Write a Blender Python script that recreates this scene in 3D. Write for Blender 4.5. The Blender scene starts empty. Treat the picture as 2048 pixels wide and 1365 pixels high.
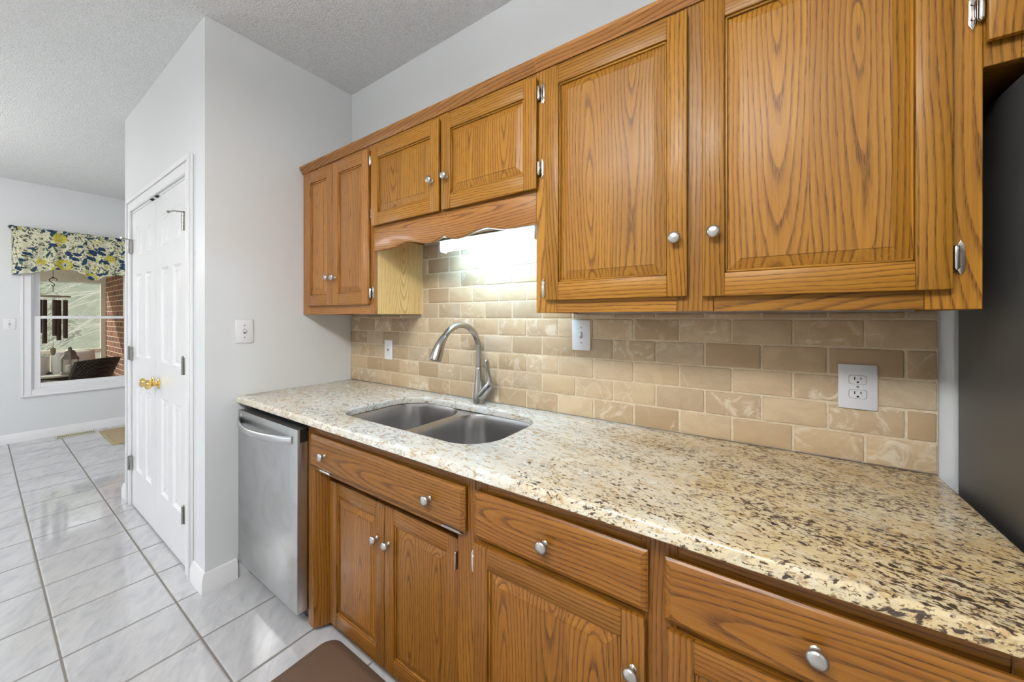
import bpy, bmesh, math, random
from mathutils import Vector, Matrix
random.seed(7)
S = bpy.context.scene
COL = S.collection
PI = math.pi

# ------------------------------------------------------------------ camera, world, sun, exposure
F_PX = 728.5
cam_d = bpy.data.cameras.new('camera')
cam = bpy.data.objects.new('camera', cam_d)
COL.objects.link(cam)
cam.location = (0.0, -1.363, 1.31)
cam.rotation_euler = (PI / 2, 0, math.radians(34.249))
cam_d.sensor_fit = 'HORIZONTAL'
cam_d.sensor_width = 36.0
cam_d.lens = F_PX / 2048 * 36.0
cam_d.shift_y = -47.5 / 2048
cam_d.clip_start = 0.02
cam_d.clip_end = 200
S.camera = cam

S.view_settings.view_transform = 'Standard'
S.view_settings.look = 'None'
S.view_settings.gamma = 1.0
S.view_settings.use_curve_mapping = False
S.view_settings.exposure = 0.16
S.cycles.caustics_reflective = False
S.cycles.caustics_refractive = False

W = bpy.data.worlds.new('sky')
S.world = W
W.use_nodes = True
bg = W.node_tree.nodes['Background']
bg.inputs[0].default_value = (0.82, 0.91, 1.0, 1)
bg.inputs[1].default_value = 2.7

sun_d = bpy.data.lights.new('sun', 'SUN')
sun_d.energy = 8.0
sun_d.angle = math.radians(0.6)
sun_d.color = (1.0, 0.93, 0.82)
sun = bpy.data.objects.new('sun', sun_d)
COL.objects.link(sun)
sun.rotation_euler = Vector((0.75, 0.50, -0.63)).to_track_quat('-Z', 'Y').to_euler()

def portal(name, loc, rot, sx, sy):
    d = bpy.data.lights.new(name, 'AREA')
    d.shape = 'RECTANGLE'; d.size = sx; d.size_y = sy
    d.cycles.is_portal = True
    o = bpy.data.objects.new(name, d); COL.objects.link(o)
    o.location = loc; o.rotation_euler = rot
portal('daylight_portal', (-3.5, -4.52, 1.08), (PI / 2, 0, 0), 2.4, 2.06)
portal('daylight_portal', (-6.6, -2.58, 1.3), (PI / 2, 0, -PI / 2), 1.7, 1.5)

# ------------------------------------------------------------------ node helper
class G:
    def __init__(self, name, **kw):
        self.m = bpy.data.materials.new(name); self.m.use_nodes = True
        self.t = self.m.node_tree
        self.b = self.t.nodes['Principled BSDF']
        for k, v in kw.items(): self.set(k, v)
    NM = dict(color='Base Color', rough='Roughness', metal='Metallic', ior='IOR', spec='Specular IOR Level', normal='Normal',
              coat='Coat Weight', coat_rough='Coat Roughness', trans='Transmission Weight', alpha='Alpha', aniso='Anisotropic',
              emit='Emission Color', emit_s='Emission Strength', sheen='Sheen Weight')
    def set(self, k, v):
        self.put(self.b.inputs[self.NM[k]], v)
    def put(self, s, v):
        if isinstance(v, bpy.types.NodeSocket): self.t.links.new(v, s)
        elif isinstance(v, (tuple, list)):
            n = len(s.default_value)
            s.default_value = (tuple(v) + (1,))[:n] if n == 4 else tuple(v)[:n]
        else: s.default_value = v
    def n(self, typ, **at):
        nd = self.t.nodes.new(typ)
        for k, v in at.items(): setattr(nd, k, v)
        return nd
    def math(self, op, a, b=0.0, c=0.0, clamp=False):
        nd = self.n('ShaderNodeMath', operation=op, use_clamp=clamp)
        self.put(nd.inputs[0], a); self.put(nd.inputs[1], b); self.put(nd.inputs[2], c)
        return nd.outputs[0]
    def add(self, a, b): return self.math('ADD', a, b)
    def mul(self, a, b): return self.math('MULTIPLY', a, b)
    def vmul(self, v, s):
        nd = self.n('ShaderNodeVectorMath', operation='MULTIPLY'); self.put(nd.inputs[0], v); self.put(nd.inputs[1], s); return nd.outputs[0]
    def vadd(self, v, s):
        nd = self.n('ShaderNodeVectorMath', operation='ADD'); self.put(nd.inputs[0], v); self.put(nd.inputs[1], s); return nd.outputs[0]
    def pos(self): return self.n('ShaderNodeTexCoord').outputs['Object']
    def attr(self, name, out='Vector'):
        return self.n('ShaderNodeAttribute', attribute_name=name).outputs[out]
    def sep(self, v):
        nd = self.n('ShaderNodeSeparateXYZ'); self.put(nd.inputs[0], v); return nd.outputs
    def vec(self, x, y, z=0.0):
        nd = self.n('ShaderNodeCombineXYZ')
        self.put(nd.inputs[0], x); self.put(nd.inputs[1], y); self.put(nd.inputs[2], z); return nd.outputs[0]
    def rot(self, v, e):
        nd = self.n('ShaderNodeMapping'); self.put(nd.inputs['Vector'], v); nd.inputs['Rotation'].default_value = e; return nd.outputs[0]
    def noise(self, v, scale=1.0, detail=2.0, rough=0.5, dist=0.0, col=False):
        nd = self.n('ShaderNodeTexNoise'); self.put(nd.inputs['Vector'], v)
        self.put(nd.inputs['Scale'], scale); nd.inputs['Detail'].default_value = detail
        nd.inputs['Roughness'].default_value = rough; nd.inputs['Distortion'].default_value = dist
        return nd.outputs['Color' if col else 'Fac']
    def vor(self, v, scale=1.0, feature='F1', out='Distance', rnd=1.0):
        nd = self.n('ShaderNodeTexVoronoi', feature=feature); self.put(nd.inputs['Vector'], v)
        nd.inputs['Scale'].default_value = scale; nd.inputs['Randomness'].default_value = rnd
        return nd.outputs[out]
    def ramp(self, f, stops, interp='LINEAR'):
        nd = self.n('ShaderNodeValToRGB'); self.put(nd.inputs[0], f)
        cr = nd.color_ramp; cr.interpolation = interp
        while len(cr.elements) < len(stops): cr.elements.new(0.5)
        for e, (p, c) in zip(cr.elements, stops):
            e.position = p; e.color = (tuple(c) + (1,))[:4] if isinstance(c, (tuple, list)) else (c, c, c, 1)
        return nd.outputs[0]
    def step(self, f, lo, hi):
        nd = self.n('ShaderNodeMapRange', interpolation_type='SMOOTHSTEP')
        self.put(nd.inputs[0], f); self.put(nd.inputs[1], lo); self.put(nd.inputs[2], hi); return nd.outputs[0]
    def mix(self, f, a, b, blend='MIX'):
        nd = self.n('ShaderNodeMix', data_type='RGBA', blend_type=blend)
        self.put(nd.inputs[0], f); self.put(nd.inputs[6], a); self.put(nd.inputs[7], b); return nd.outputs[2]
    def bump(self, h, strength=0.2, dist=0.002):
        nd = self.n('ShaderNodeBump'); self.put(nd.inputs['Height'], h)
        nd.inputs['Strength'].default_value = strength; nd.inputs['Distance'].default_value = dist
        self.set('normal', nd.outputs[0])

M = {}
def flat(name, color, rough=0.5, **kw):
    M[name] = G(name, color=color, rough=rough, **kw).m

# ---- oak: growth rings cut by the board, fine pore streaks; per-board coordinates come from the 'grain' attribute
def oak(name, light, mid, dark, rough=0.36, ring_k=1.0, coat=0.25):
    g = G(name)
    v = g.attr('grain'); sd = g.attr('seed', 'Fac')
    off = g.vec(g.mul(sd, 13.7), g.mul(sd, 7.3), g.mul(sd, 19.1))
    vv = g.vadd(v, off)
    a, b, l = g.sep(v)
    w1 = g.noise(g.vmul(vv, (7, 7, 1.6)), 1, 2, 0.5)
    w2 = g.noise(g.vmul(vv, (4, 4, 1.3)), 1, 1, 0.5)
    w3 = g.noise(g.vmul(vv, (60, 60, 10)), 1, 2, 0.55)
    a2 = g.add(a, g.mul(g.add(w1, -0.5), 0.040))
    d2 = g.add(g.add(b, g.mul(l, 0.075)), g.mul(g.add(w2, -0.5), 0.09))
    r = g.math('SQRT', g.add(g.mul(a2, a2), g.mul(d2, d2)))
    r = g.add(r, g.mul(g.add(w3, -0.5), 0.0040))
    t = g.math('FRACT', g.mul(r, 100.0 * ring_k))
    ring = g.sep(g.ramp(t, [(0.0, 0.9), (0.06, 1.0), (0.16, 0.85), (0.34, 0.20), (0.65, 0.02), (0.95, 0.0), (1.0, 0.9)]))[0]
    pores = g.noise(g.vmul(vv, (750, 750, 30)), 1, 2, 0.6)
    pm = g.step(pores, 0.46, 0.62)
    fib = g.noise(g.vmul(vv, (160, 160, 2.5)), 1, 3, 0.6)
    ringp = g.mul(ring, g.add(0.50, g.mul(pm, 0.5)))
    tone = g.noise(g.vmul(vv, (4, 4, 1.2)), 1, 2, 0.5)
    base = g.mix(g.step(g.add(g.mul(fib, 0.55), g.mul(tone, 0.55)), 0.35, 0.75), mid, light)
    base = g.mix(g.mul(pm, 0.10), base, dark)
    colr = g.mix(g.math('MINIMUM', g.mul(ringp, 0.95), 1.0), base, dark)
    hs = g.n('ShaderNodeHueSaturation'); g.put(hs.inputs['Color'], colr)
    g.put(hs.inputs['Value'], g.add(0.88, g.mul(g.math('FRACT', g.mul(sd, 3.37)), 0.24)))
    g.set('color', hs.outputs[0]); g.set('rough', g.add(rough, g.mul(pm, 0.12)))
    g.set('coat', coat); g.set('coat_rough', 0.22); g.set('spec', 0.28)
    g.bump(g.math('SUBTRACT', 0.0, g.add(ringp, g.mul(pm, 0.5))), 0.12, 0.0006)
    M[name] = g.m
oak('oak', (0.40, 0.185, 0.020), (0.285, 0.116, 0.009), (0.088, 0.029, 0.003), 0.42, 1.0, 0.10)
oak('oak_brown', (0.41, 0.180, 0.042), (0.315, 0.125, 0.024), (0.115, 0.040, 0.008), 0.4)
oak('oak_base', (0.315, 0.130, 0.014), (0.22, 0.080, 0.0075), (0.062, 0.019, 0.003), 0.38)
oak('oak_pale', (0.74, 0.50, 0.21), (0.64, 0.41, 0.15), (0.36, 0.19, 0.06), 0.42, 1.3, 0.1)

def painted(name, color, rough, bump=0.05):
    g = G(name, color=color, rough=rough)
    p = g.pos()
    g.bump(g.noise(p, 260, 3, 0.6), bump, 0.0012)
    M[name] = g.m
painted('wall_paint', (0.735, 0.755, 0.765), 0.36, 0.07)
painted('wall_pale', (0.62, 0.62, 0.61), 0.5, 0.07)
flat('trim_paint', (0.83, 0.83, 0.84), 0.28)
flat('door_paint', (0.82, 0.82, 0.83), 0.20)

def popcorn():
    g = G('popcorn_ceiling', rough=0.9)
    p = g.pos()
    n1 = g.vor(g.vadd(p, (0, 0, 0)), 135, 'SMOOTH_F1')
    n2 = g.noise(p, 190, 3, 0.65)
    h = g.add(g.mul(n1, -0.9), n2)
    c = g.ramp(g.noise(p, 120, 3, 0.7), [(0.32, (0.74, 0.75, 0.75)), (0.55, (0.86, 0.87, 0.87)), (1.0, (0.90, 0.91, 0.91))])
    g.set('color', c)
    g.bump(h, 0.75, 0.010)
    M['popcorn_ceiling'] = g.m
popcorn()

def floor_tiles():
    g = G('glazed_floor_tiles')
    p = g.pos(); x, y, z = g.sep(p)
    u = g.math('DIVIDE', g.add(x, 2.215), 0.3325); w = g.math('DIVIDE', g.add(y, 0.848), 0.334)
    fu = g.math('FRACT', u); fw = g.math('FRACT', w)
    du = g.mul(g.math('MINIMUM', fu, g.math('SUBTRACT', 1.0, fu)), 0.3325)
    dw = g.mul(g.math('MINIMUM', fw, g.math('SUBTRACT', 1.0, fw)), 0.334)
    d = g.math('MINIMUM', du, dw)
    gro = g.math('SUBTRACT', 1.0, g.step(d, 0.0030, 0.0046))
    edge = g.step(d, 0.003, 0.009)
    idv = g.n('ShaderNodeTexWhiteNoise'); g.put(idv.inputs['Vector'], g.vec(g.math('FLOOR', u), g.math('FLOOR', w)))
    pv = g.vadd(p, g.vmul(idv.outputs['Color'], (9, 9, 9)))
    pr = g.vmul(g.rot(pv, (0, 0, 0.6)), (7.0, 19.0, 1.0))
    n1 = g.noise(pr, 1.0, 5, 0.6, 0.8)
    n2 = g.noise(pr, 4.0, 4, 0.6, 0.4)
    c = g.ramp(g.add(g.mul(n1, 0.75), g.mul(n2, 0.25)), [(0.28, (0.43, 0.43, 0.45)), (0.45, (0.515, 0.515, 0.53)), (0.60, (0.575, 0.575, 0.58)), (0.75, (0.525, 0.525, 0.53))])
    gc = g.mix(g.noise(p, 60, 2), (0.13, 0.115, 0.095), (0.21, 0.185, 0.155))
    g.set('color', g.mix(gro, c, gc))
    g.set('rough', g.add(0.07, g.mul(gro, 0.5)))
    g.set('ior', 2.0)
    g.bump(g.add(g.mul(edge, 1.0), g.mul(g.noise(p, 14, 2), 0.22)), 0.35, 0.003)
    M['floor_tiles'] = g.m
floor_tiles()

def granite():
    g = G('granite', rough=0.16)
    p = g.pos(); x, y, z = g.sep(p)
    pr = g.rot(p, (0.35, 0.2, 0.22))
    ps = g.vmul(pr, (1.0, 2.1, 2.1))
    big = g.noise(ps, 2.6, 3, 0.6, 0.6)
    right = g.step(g.add(x, g.mul(g.add(g.noise(p, 3.0, 2), -0.5), 0.7)), -0.70, 0.0)
    left = g.math('SUBTRACT', 1.0, g.step(g.add(x, g.mul(g.add(big, -0.5), 0.8)), -1.9, -0.9))
    cream = g.mix(g.step(big, 0.35, 0.65), (0.66, 0.635, 0.56), (0.71, 0.72, 0.70))
    gold = g.mix(g.step(big, 0.32, 0.68), (0.60, 0.44, 0.20), (0.68, 0.575, 0.36))
    tan = g.mix(g.step(big, 0.35, 0.7), (0.60, 0.515, 0.37), (0.68, 0.635, 0.53))
    c = g.mix(g.mul(right, 0.9), cream, gold)
    c = g.mix(g.mul(left, 0.75), c, tan)
    m1 = g.noise(ps, 17, 4, 0.65, 0.7)
    c = g.mix(g.mul(g.step(m1, 0.52, 0.66), g.math('SUBTRACT', 0.8, g.mul(right, 0.55))), c, (0.80, 0.79, 0.73))
    m2 = g.noise(g.vadd(ps, (3.1, 7.7, 1.2)), 24, 4, 0.65, 0.8)
    c = g.mix(g.mul(g.step(m2, 0.53, 0.64), 0.75), c, (0.45, 0.29, 0.12))
    m4 = g.noise(g.vadd(ps, (13.1, 2.7, 5.2)), 34, 4, 0.65, 0.5)
    c = g.mix(g.mul(g.step(m4, 0.57, 0.66), 0.75), c, (0.30, 0.26, 0.22))
    pf = g.vmul(pr, (1.0, 1.75, 1.75))
    dens = g.noise(ps, 5.0, 3, 0.6)
    th = g.math('SUBTRACT', 0.778, g.add(g.mul(right, 0.085), g.mul(dens, 0.24)))
    fl = g.noise(g.vadd(pf, (5.5, 1.5, 9.1)), 66, 4, 0.6, 0.5)
    bl = g.step(fl, th, g.add(th, 0.022))
    c = g.mix(g.mul(g.step(fl, g.add(th, -0.055), th), g.add(0.15, g.mul(right, 0.5))), c, (0.30, 0.17, 0.065))
    c = g.mix(g.mul(bl, 0.93), c, (0.035, 0.026, 0.022))
    vein = g.math('ABSOLUTE', g.add(g.noise(g.vadd(ps, (2.2, 8.8, 4.4)), 9, 4, 0.6, 1.0), -0.5))
    vm = g.mul(g.math('SUBTRACT', 1.0, g.step(vein, 0.004, 0.022)), g.step(g.noise(g.vadd(ps, (1, 2, 3)), 7, 2), 0.45, 0.6))
    c = g.mix(g.mul(vm, g.math('SUBTRACT', 0.75, g.mul(right, 0.4))), c, (0.22, 0.20, 0.17))
    fl2 = g.noise(g.vadd(pf, (1.5, 21.5, 3.1)), 120, 3, 0.55, 0.3)
    bl2 = g.step(fl2, g.add(th, 0.02), g.add(th, 0.06))
    c = g.mix(g.mul(bl2, 0.8), c, (0.09, 0.05, 0.03))
    g.set('color', c)
    M['granite'] = g.m
granite()

def travertine():
    g = G('travertine', rough=0.55)
    p = g.pos(); sd = g.attr('seed', 'Fac')
    q = g.vadd(p, g.vec(g.mul(sd, 31.0), g.mul(sd, 17.0), g.mul(sd, 23.0)))
    tone = g.math('FRACT', g.mul(sd, 7.13))
    c = g.ramp(tone, [(0.0, (0.38, 0.268, 0.155)), (0.3, (0.53, 0.395, 0.24)), (0.6, (0.57, 0.44, 0.285)), (0.85, (0.41, 0.305, 0.19)), (1.0, (0.61, 0.505, 0.36))])
    cl = g.noise(g.vmul(q, (1, 1, 1.5)), 11, 4, 0.6, 0.8)
    c = g.mix(g.mul(g.step(cl, 0.42, 0.66), 0.45), c, (0.42, 0.30, 0.19))
    pal = g.noise(g.vadd(q, (4, 4, 4)), 15, 5, 0.65, 1.2)
    pk = g.step(g.math('FRACT', g.mul(sd, 3.71)), 0.35, 0.9)
    c = g.mix(g.mul(g.mul(g.step(pal, 0.50, 0.64), pk), 0.75), c, (0.72, 0.645, 0.51))
    vn = g.vor(g.vadd(q, g.vmul(g.noise(q, 14, 3, 0.6, 0, True), (0.06, 0.06, 0.06))), 14, 'DISTANCE_TO_EDGE')
    c = g.mix(g.mul(g.math('SUBTRACT', 1.0, g.step(vn, 0.0, 0.03)), g.mul(0.40, g.step(g.noise(q, 6, 2), 0.52, 0.66))), c, (0.80, 0.72, 0.58))
    g.set('color', c)
    g.bump(g.add(g.noise(q, 60, 4, 0.6), g.mul(g.step(g.noise(q, 160, 2), 0.30, 0.38), 0.6)), 0.25, 0.0015)
    M['travertine'] = g.m
travertine()
gg = G('grout', rough=0.85)
gg.set('color', gg.ramp(gg.noise(gg.pos(), 90, 3), [(0.3, (0.58, 0.48, 0.335)), (0.7, (0.68, 0.585, 0.43))]))
gg.bump(gg.noise(gg.pos(), 200, 3), 0.4, 0.002); M['grout'] = gg.m

def brushed(name, color, rough, axis, rv=0.12, stretch=220):
    g = G(name, color=color, metal=1.0)
    p = g.pos()
    sc = [stretch] * 3; sc[axis] = 3.0
    n = g.noise(g.vmul(p, tuple(sc)), 1, 3, 0.6)
    g.set('rough', g.add(rough, g.mul(g.add(n, -0.5), rv)))
    g.bump(n, 0.05, 0.0006)
    M[name] = g.m
brushed('stainless', (0.56, 0.56, 0.565), 0.30, 0)
def stained_steel():
    g = G('stainless_panel', metal=1.0)
    p = g.pos()
    n = g.noise(g.vmul(p, (3, 220, 220)), 1, 3, 0.6)
    sm = g.noise(p, 5.5, 4, 0.6, 0.8)
    g.set('color', g.mix(g.step(sm, 0.4, 0.7), (0.56, 0.57, 0.58), (0.50, 0.50, 0.49)))
    g.set('rough', g.add(g.add(0.27, g.mul(sm, 0.12)), g.mul(g.add(n, -0.5), 0.10)))
    g.bump(n, 0.04, 0.0005)
    M['stainless_panel'] = g.m
stained_steel()
brushed('sink_steel', (0.50, 0.49, 0.485), 0.30, 0)
flat('brushed_nickel', (0.43, 0.41, 0.39), 0.27, metal=1.0)
flat('satin_nickel', (0.55, 0.53, 0.505), 0.3, metal=1.0)
flat('chrome', (0.66, 0.63, 0.60), 0.2, metal=1.0)
flat('dark_chrome', (0.36, 0.35, 0.34), 0.3, metal=1.0)
flat('brass', (0.83, 0.60, 0.22), 0.16, metal=1.0)
flat('plastic_white', (0.80, 0.80, 0.81), 0.3)
flat('plastic_cool', (0.70, 0.72, 0.76), 0.35)
flat('slot_black', (0.01, 0.01, 0.01), 0.5)
flat('screw_grey', (0.28, 0.28, 0.28), 0.4, metal=0.6)
flat('black_rubber', (0.010, 0.010, 0.011), 0.55)
flat('dark_toe', (0.10, 0.055, 0.03), 0.6)
flat('cabinet_inside', (0.34, 0.19, 0.08), 0.7)
flat('fixture_cream', (0.78, 0.73, 0.58), 0.5)
flat('fixture_white', (0.85, 0.86, 0.86), 0.4)
flat('glow_tube', (1, 1, 1), 0.4, emit=(0.42, 0.72, 1.0), emit_s=42.0)
flat('glow_ceiling', (1, 1, 1), 0.4, emit=(0.99, 0.985, 0.975), emit_s=30.0)
flat('glow_dining_fill', (1, 1, 1), 0.4, emit=(1.0, 0.98, 0.965), emit_s=40.0)  # glow of the added dining globe
flat('vinyl_white', (0.84, 0.84, 0.86), 0.3)
flat('porch_trim', (0.86, 0.81, 0.66), 0.6)
flat('register_cream', (0.62, 0.58, 0.40), 0.45)
flat('chime_bronze', (0.075, 0.042, 0.022), 0.45, metal=0.3)
flat('chime_wood', (0.34, 0.27, 0.17), 0.6)
flat('hook_black', (0.03, 0.026, 0.022), 0.5, metal=0.5)
flat('cushion_white', (0.72, 0.70, 0.66), 0.9)
flat('cushion_tan', (0.45, 0.38, 0.27), 0.9)
flat('table_pale', (0.62, 0.63, 0.55), 0.25)
flat('lantern_pewter', (0.20, 0.18, 0.14), 0.5, metal=0.3)
flat('lantern_glass', (0.9, 0.95, 0.9), 0.05, trans=0.9, alpha=0.35)
flat('candle', (0.8, 0.76, 0.65), 0.5)
flat('porch_ceiling_paint', (0.85, 0.84, 0.80), 0.8)
flat('concrete', (0.55, 0.52, 0.46), 0.9)
flat('outer_siding', (0.6, 0.58, 0.52), 0.9)

gg = G('fridge_side', color=(0.07, 0.068, 0.064), rough=0.40)
gg.bump(gg.noise(gg.pos(), 420, 2, 0.6), 0.10, 0.0006); M['fridge_side'] = gg.m
gg = G('mat_brown', rough=0.55)
gg.set('color', gg.mix(gg.noise(gg.pos(), 6, 3), (0.115, 0.068, 0.042), (0.145, 0.09, 0.058)))
gg.bump(gg.noise(gg.pos(), 320, 3), 0.15, 0.001); M['mat_brown'] = gg.m
gg = G('jute', rough=0.95)
px, py, pz = gg.sep(gg.pos())
wv = gg.mul(gg.math('SINE', gg.mul(px, 520)), gg.math('SINE', gg.mul(py, 520)))
gg.set('color', gg.mix(gg.step(gg.add(wv, gg.noise(gg.pos(), 40, 3)), -0.3, 1.2), (0.36, 0.27, 0.15), (0.50, 0.40, 0.24)))
gg.bump(wv, 0.4, 0.002); M['jute'] = gg.m
flat('jute_edge', (0.46, 0.37, 0.2), 0.9)

gg = G('wicker', rough=0.55)
px, py, pz = gg.sep(gg.pos())
s1 = gg.math('SINE', gg.mul(gg.add(py, px), 300)); s2 = gg.math('SINE', gg.mul(pz, 260))
ww = gg.mul(s1, s2)
gg.set('color', gg.mix(gg.step(ww, -0.4, 0.6), (0.012, 0.008, 0.006), (0.075, 0.048, 0.032)))
gg.bump(ww, 0.8, 0.006); M['wicker'] = gg.m

def brick_mat():
    g = G('brick', rough=0.85)
    x, y, z = g.sep(g.pos())
    row = g.math('DIVIDE', z, 0.0735); rf = g.math('FLOOR', row); fr = g.math('FRACT', row)
    col = g.add(g.math('DIVIDE', x, 0.21), g.mul(g.math('MODULO', rf, 2.0), 0.5)); fc = g.math('FRACT', col)
    dr = g.mul(g.math('MINIMUM', fr, g.math('SUBTRACT', 1.0, fr)), 0.0735)
    dc = g.mul(g.math('MINIMUM', fc, g.math('SUBTRACT', 1.0, fc)), 0.21)
    mo = g.math('SUBTRACT', 1.0, g.step(g.math('MINIMUM', dr, dc), 0.004, 0.0065))
    wn = g.n('ShaderNodeTexWhiteNoise'); g.put(wn.inputs['Vector'], g.vec(g.math('FLOOR', col), rf))
    bc = g.ramp(wn.outputs['Value'], [(0.0, (0.17, 0.05, 0.022)), (0.35, (0.30, 0.105, 0.045)), (0.7, (0.24, 0.075, 0.035)), (1.0, (0.10, 0.042, 0.026))])
    bc = g.mix(g.mul(g.noise(g.pos(), 45, 4, 0.7), 0.5), bc, (0.15, 0.06, 0.035))
    g.set('color', g.mix(mo, bc, (0.60, 0.46, 0.30)))
    g.bump(g.math('SUBTRACT', g.noise(g.pos(), 90, 3), g.mul(mo, 2.0)), 0.5, 0.006)
    M['brick'] = g.m
brick_mat()

def floral():
    g = G('floral_cotton', rough=0.9)
    x, y, z = g.sep(g.pos())
    a = g.attr('grain')                      # cloth-length and height in metres
    w = g.vadd(a, g.vmul(g.vadd(g.noise(a, 9, 2, 0.5, 0, True), (-0.5, -0.5, -0.5)), (0.05, 0.05, 0.0)))
    c = g.mix(g.noise(a, 5, 2), (0.82, 0.79, 0.54), (0.86, 0.84, 0.66))
    vine = g.math('ABSOLUTE', g.add(g.noise(w, 21, 2, 0.55, 0.9), -0.5))
    c = g.mix(g.mul(g.math('SUBTRACT', 1.0, g.step(vine, 0.008, 0.020)), 0.95), c, (0.06, 0.08, 0.05))
    def leaves(vec, rot, stretch, scale, th, colr, soft=0.06, keep=0.0):
        nonlocal c
        q = g.vmul(g.rot(vec, (0, 0, rot)), (1.0, stretch, 1.0))
        d = g.vor(q, scale, 'F1', 'Distance', 0.9)
        rim = g.add(d, g.mul(g.add(g.noise(vec, 70, 2), -0.5), 0.22))
        m = g.math('SUBTRACT', 1.0, g.step(rim, th, th + soft))
        if keep > 0:
            idc = g.sep(g.vor(q, scale, 'F1', 'Color', 0.9))[0]
            m = g.mul(m, g.step(idc, keep, keep + 0.02))
        c = g.mix(m, c, colr)
    leaves(g.vadd(w, (3.3, 1.2, 0)), 0.7, 2.4, 22, 0.29, (0.05, 0.085, 0.07), 0.06, 0.12)
    leaves(g.vadd(w, (7.1, 2.9, 0)), -0.6, 2.2, 24, 0.26, (0.16, 0.19, 0.055), 0.06, 0.35)
    leaves(g.vadd(w, (1.7, 5.5, 0)), 0.35, 2.3, 8.2, 0.335, (0.022, 0.055, 0.130), 0.03, 0.22)
    leaves(g.vadd(w, (9.4, 3.1, 0)), 2.1, 2.1, 9.5, 0.31, (0.03, 0.075, 0.13), 0.03, 0.30)
    leaves(g.vadd(w, (4.9, 8.3, 0)), 1.2, 2.0, 12.0, 0.27, (0.10, 0.17, 0.15), 0.03, 0.40)
    leaves(g.vadd(w, (2.4, 6.6, 0)), 0.2, 1.3, 13.0, 0.22, (0.62, 0.56, 0.12), 0.04, 0.45)
    d = g.vor(w, 5.4, 'F1', 'Distance', 0.8)
    idc = g.sep(g.vor(w, 5.4, 'F1', 'Color', 0.8))[1]
    keep = g.step(idc, 0.12, 0.14)
    pet = g.add(d, g.mul(g.add(g.noise(a, 48, 3, 0.6), -0.5), 0.22))
    c = g.mix(g.mul(keep, g.math('SUBTRACT', 1.0, g.step(pet, 0.34, 0.36))), c, (0.70, 0.61, 0.10))
    c = g.mix(g.mul(keep, g.mul(g.step(g.noise(a, 85, 2), 0.52, 0.58), g.math('SUBTRACT', 1.0, g.step(pet, 0.31, 0.34)))), c, (0.40, 0.34, 0.05))
    c = g.mix(g.mul(keep, g.math('SUBTRACT', 1.0, g.step(pet, 0.19, 0.21))), c, (0.50, 0.58, 0.42))
    c = g.mix(g.mul(keep, g.math('SUBTRACT', 1.0, g.step(pet, 0.12, 0.14))), c, (0.03, 0.07, 0.15))
    g.set('color', c)
    tr = g.n('ShaderNodeBsdfTranslucent'); g.put(tr.inputs[0], c)
    mx = g.n('ShaderNodeMixShader'); mx.inputs[0].default_value = 0.25
    g.t.links.new(g.b.outputs[0], mx.inputs[1]); g.t.links.new(tr.outputs[0], mx.inputs[2])
    g.t.links.new(mx.outputs[0], g.t.nodes['Material Output'].inputs[0])
    M['floral_cotton'] = g.m
floral()

def seethrough(name, color, opac, gloss=0.0):
    g = G(name, color=color, rough=0.7)
    tr = g.n('ShaderNodeBsdfTransparent'); mx = g.n('ShaderNodeMixShader'); mx.inputs[0].default_value = opac
    g.t.links.new(tr.outputs[0], mx.inputs[1]); g.t.links.new(g.b.outputs[0], mx.inputs[2])
    g.t.links.new(mx.outputs[0], g.t.nodes['Material Output'].inputs[0])
    M[name] = g.m
    return g
g_ = seethrough('window_glass', (0.02, 0.02, 0.02), 0.06); g_.set('rough', 0.02)
g_ = seethrough('screen_mesh', (0.40, 0.42, 0.35), 0.26)
_t = g_.n('ShaderNodeBsdfTranslucent'); _t.inputs[0].default_value = (0.42, 0.45, 0.37, 1); _m = g_.n('ShaderNodeMixShader'); _m.inputs[0].default_value = 0.5
_o = [n for n in g_.t.nodes if n.type == 'MIX_SHADER' and n is not _m][0]
g_.t.links.new(g_.b.outputs[0], _m.inputs[1]); g_.t.links.new(_t.outputs[0], _m.inputs[2]); g_.t.links.new(_m.outputs[0], _o.inputs[2])
flat('bark_pale', (0.50, 0.45, 0.38), 0.9)
gg = G('hillside', rough=1.0)
gg.set('color', gg.ramp(gg.noise(gg.pos(), 1.6, 6, 0.7), [(0.3, (0.05, 0.065, 0.032)), (0.5, (0.12, 0.135, 0.085)), (0.7, (0.23, 0.22, 0.155))]))
gg.bump(gg.noise(gg.pos(), 8, 5, 0.7), 0.8, 0.3); M['hillside'] = gg.m
flat('foliage', (0.10, 0.19, 0.045), 0.7)
flat('foliage_dark', (0.045, 0.085, 0.03), 0.7)

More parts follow.
